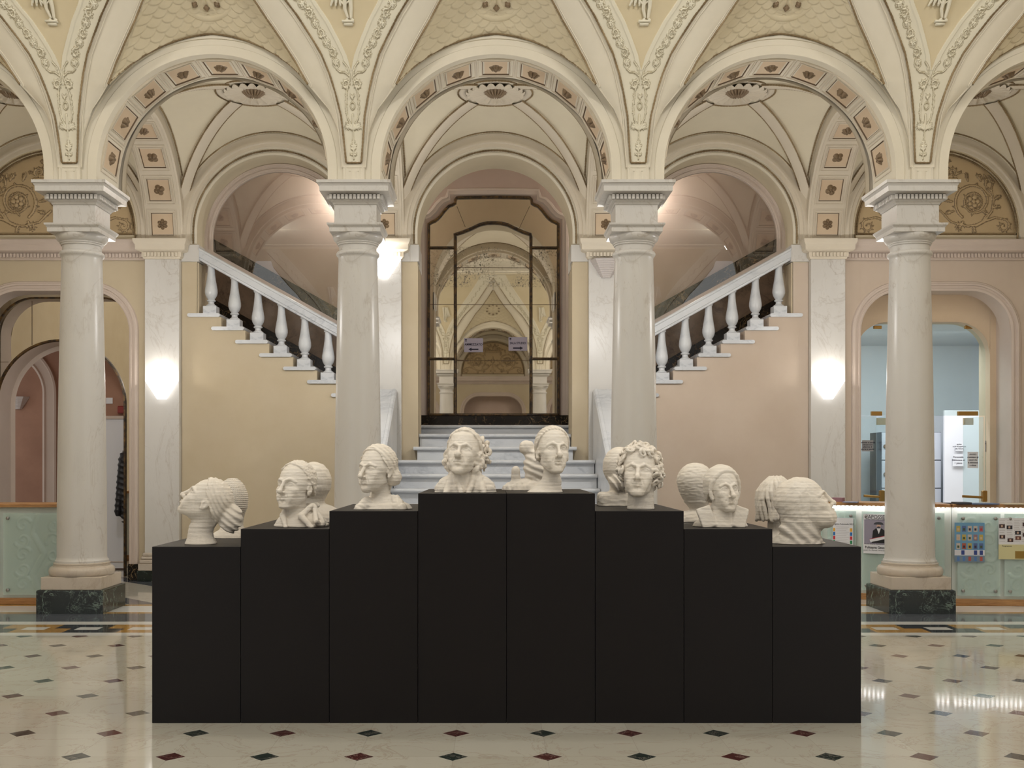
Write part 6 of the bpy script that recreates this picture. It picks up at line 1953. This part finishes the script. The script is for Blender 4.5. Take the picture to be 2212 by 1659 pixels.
for i, (k, px, Y, h, lb) in enumerate(rear):
    o = make_bust(k, i + 11, M['print'], VX * 1.25)
    o.location = (px2x(px, Y), Y, HT[h]); props(o, lb, 'bust', 'printed portrait busts')
# ================================================================== CAMERA, LIGHT
cam = bpy.data.cameras.new('camera'); cam.sensor_width = 36; cam.sensor_fit = 'HORIZONTAL'; cam.lens = F / 2212 * 36
cam.shift_x = (1106 - CX) / 2212; cam.shift_y = (HY - 829.5) / 2212; cam.clip_end = 200
co = bpy.data.objects.new('camera', cam); COL.objects.link(co); co.location = (CAMX, 0, CAMH); co.rotation_euler = (PI / 2, 0, 0); SC.camera = co
def area(name, loc, target, size, power, col=(1, .93, .82), sy=None):
    L = bpy.data.lights.new(name, 'AREA'); L.energy = power; L.size = size; L.color = col
    if sy: L.shape = 'RECTANGLE'; L.size_y = sy
    o = bpy.data.objects.new(name, L); COL.objects.link(o); o.location = loc
    o.rotation_euler = (Vector(target) - Vector(loc)).to_track_quat('-Z', 'Y').to_euler(); return o
def point(name, loc, power, r=.05, col=(1, .95, .88)):
    L = bpy.data.lights.new(name, 'POINT'); L.energy = power; L.shadow_soft_size = r; L.color = col
    o = bpy.data.objects.new(name, L); COL.objects.link(o); o.location = loc; return o
NEU = (1, .985, .965)
for x in (-5.2, -1.75, 1.75, 5.2):
    for y, p in ((3.9, 68), (7.6, 62)):
        point('hall_fill', (x, y, 6.25), p, .16, NEU)  # unseen fill lights added under the ceiling to brighten the hall
for x in (-2.73, 2.73):
    point('hall_fill', (x, .4, 4.4), 44, .2, NEU)  # more added fill, out of view, towards the arcade front
for x in (-1.5 * BAY, -.5 * BAY, .5 * BAY, 1.5 * BAY):
    point('aisle_fill', (x, YC + .33, 3.2), 47, .07, NEU)  # added fill hidden behind the columns to brighten the aisle
for x, z, p in ((-1.5*BAY, 2.50, 5.5), (1.5*BAY, 2.50, 5.5), (-.5*BAY, 3.99, 8)):
    point("sconce_lamp", (x, YW - .20, z), p)
area("reading_room_lamp", (6.0, 15.4, 3.3), (6.0, 16.2, 0), 2.2, 150, (.95, .98, 1))
point('door_fill', (-4.45, 14.15, 3.0), 7, .1)  # hidden light added to brighten the white door
point("corridor_fill", (-7.0, 14.6, 2.8), 10, .1)  # added fill for the corridor, kept out of view
for x in (-2.15, 2.15): point('stair_lamp', (x, 15.35, 5.30), 30, .08)
for x, tx in ((-2.6, -1.1), (2.6, 1.2), (0.0, 0.0)):
    L = bpy.data.lights.new('exhibition_spot', 'SPOT'); L.energy = 150 if x else 90; L.spot_size = math.radians(30); L.spot_blend = .8; L.shadow_soft_size = .12; L.color = (1, .97, .92)
    o = bpy.data.objects.new('exhibition_spot', L); COL.objects.link(o); o.location = (x, 2.7, 5.6); o.rotation_euler = (Vector((tx, 6.3, 1.3)) - o.location).to_track_quat('-Z', 'Y').to_euler()
w = bpy.data.worlds.new('world'); SC.world = w; w.use_nodes = True
w.node_tree.nodes['Background'].inputs[0].default_value = (1, .99, .975, 1); w.node_tree.nodes['Background'].inputs[1].default_value = .75
SC.view_settings.view_transform = 'Standard'; SC.view_settings.look = 'None'; SC.view_settings.gamma = 1.0; SC.view_settings.exposure = 0.0
SC.cycles.use_denoising = True
SC.cycles.adaptive_threshold = .05
SC.cycles.max_bounces = 7; SC.cycles.diffuse_bounces = 3; SC.cycles.glossy_bounces = 4; SC.cycles.transparent_max_bounces = 12
SC.cycles.sample_clamp_indirect = 6.0
SC.cycles.caustics_reflective = False; SC.cycles.caustics_refractive = False
bpy.context.view_layer.update()
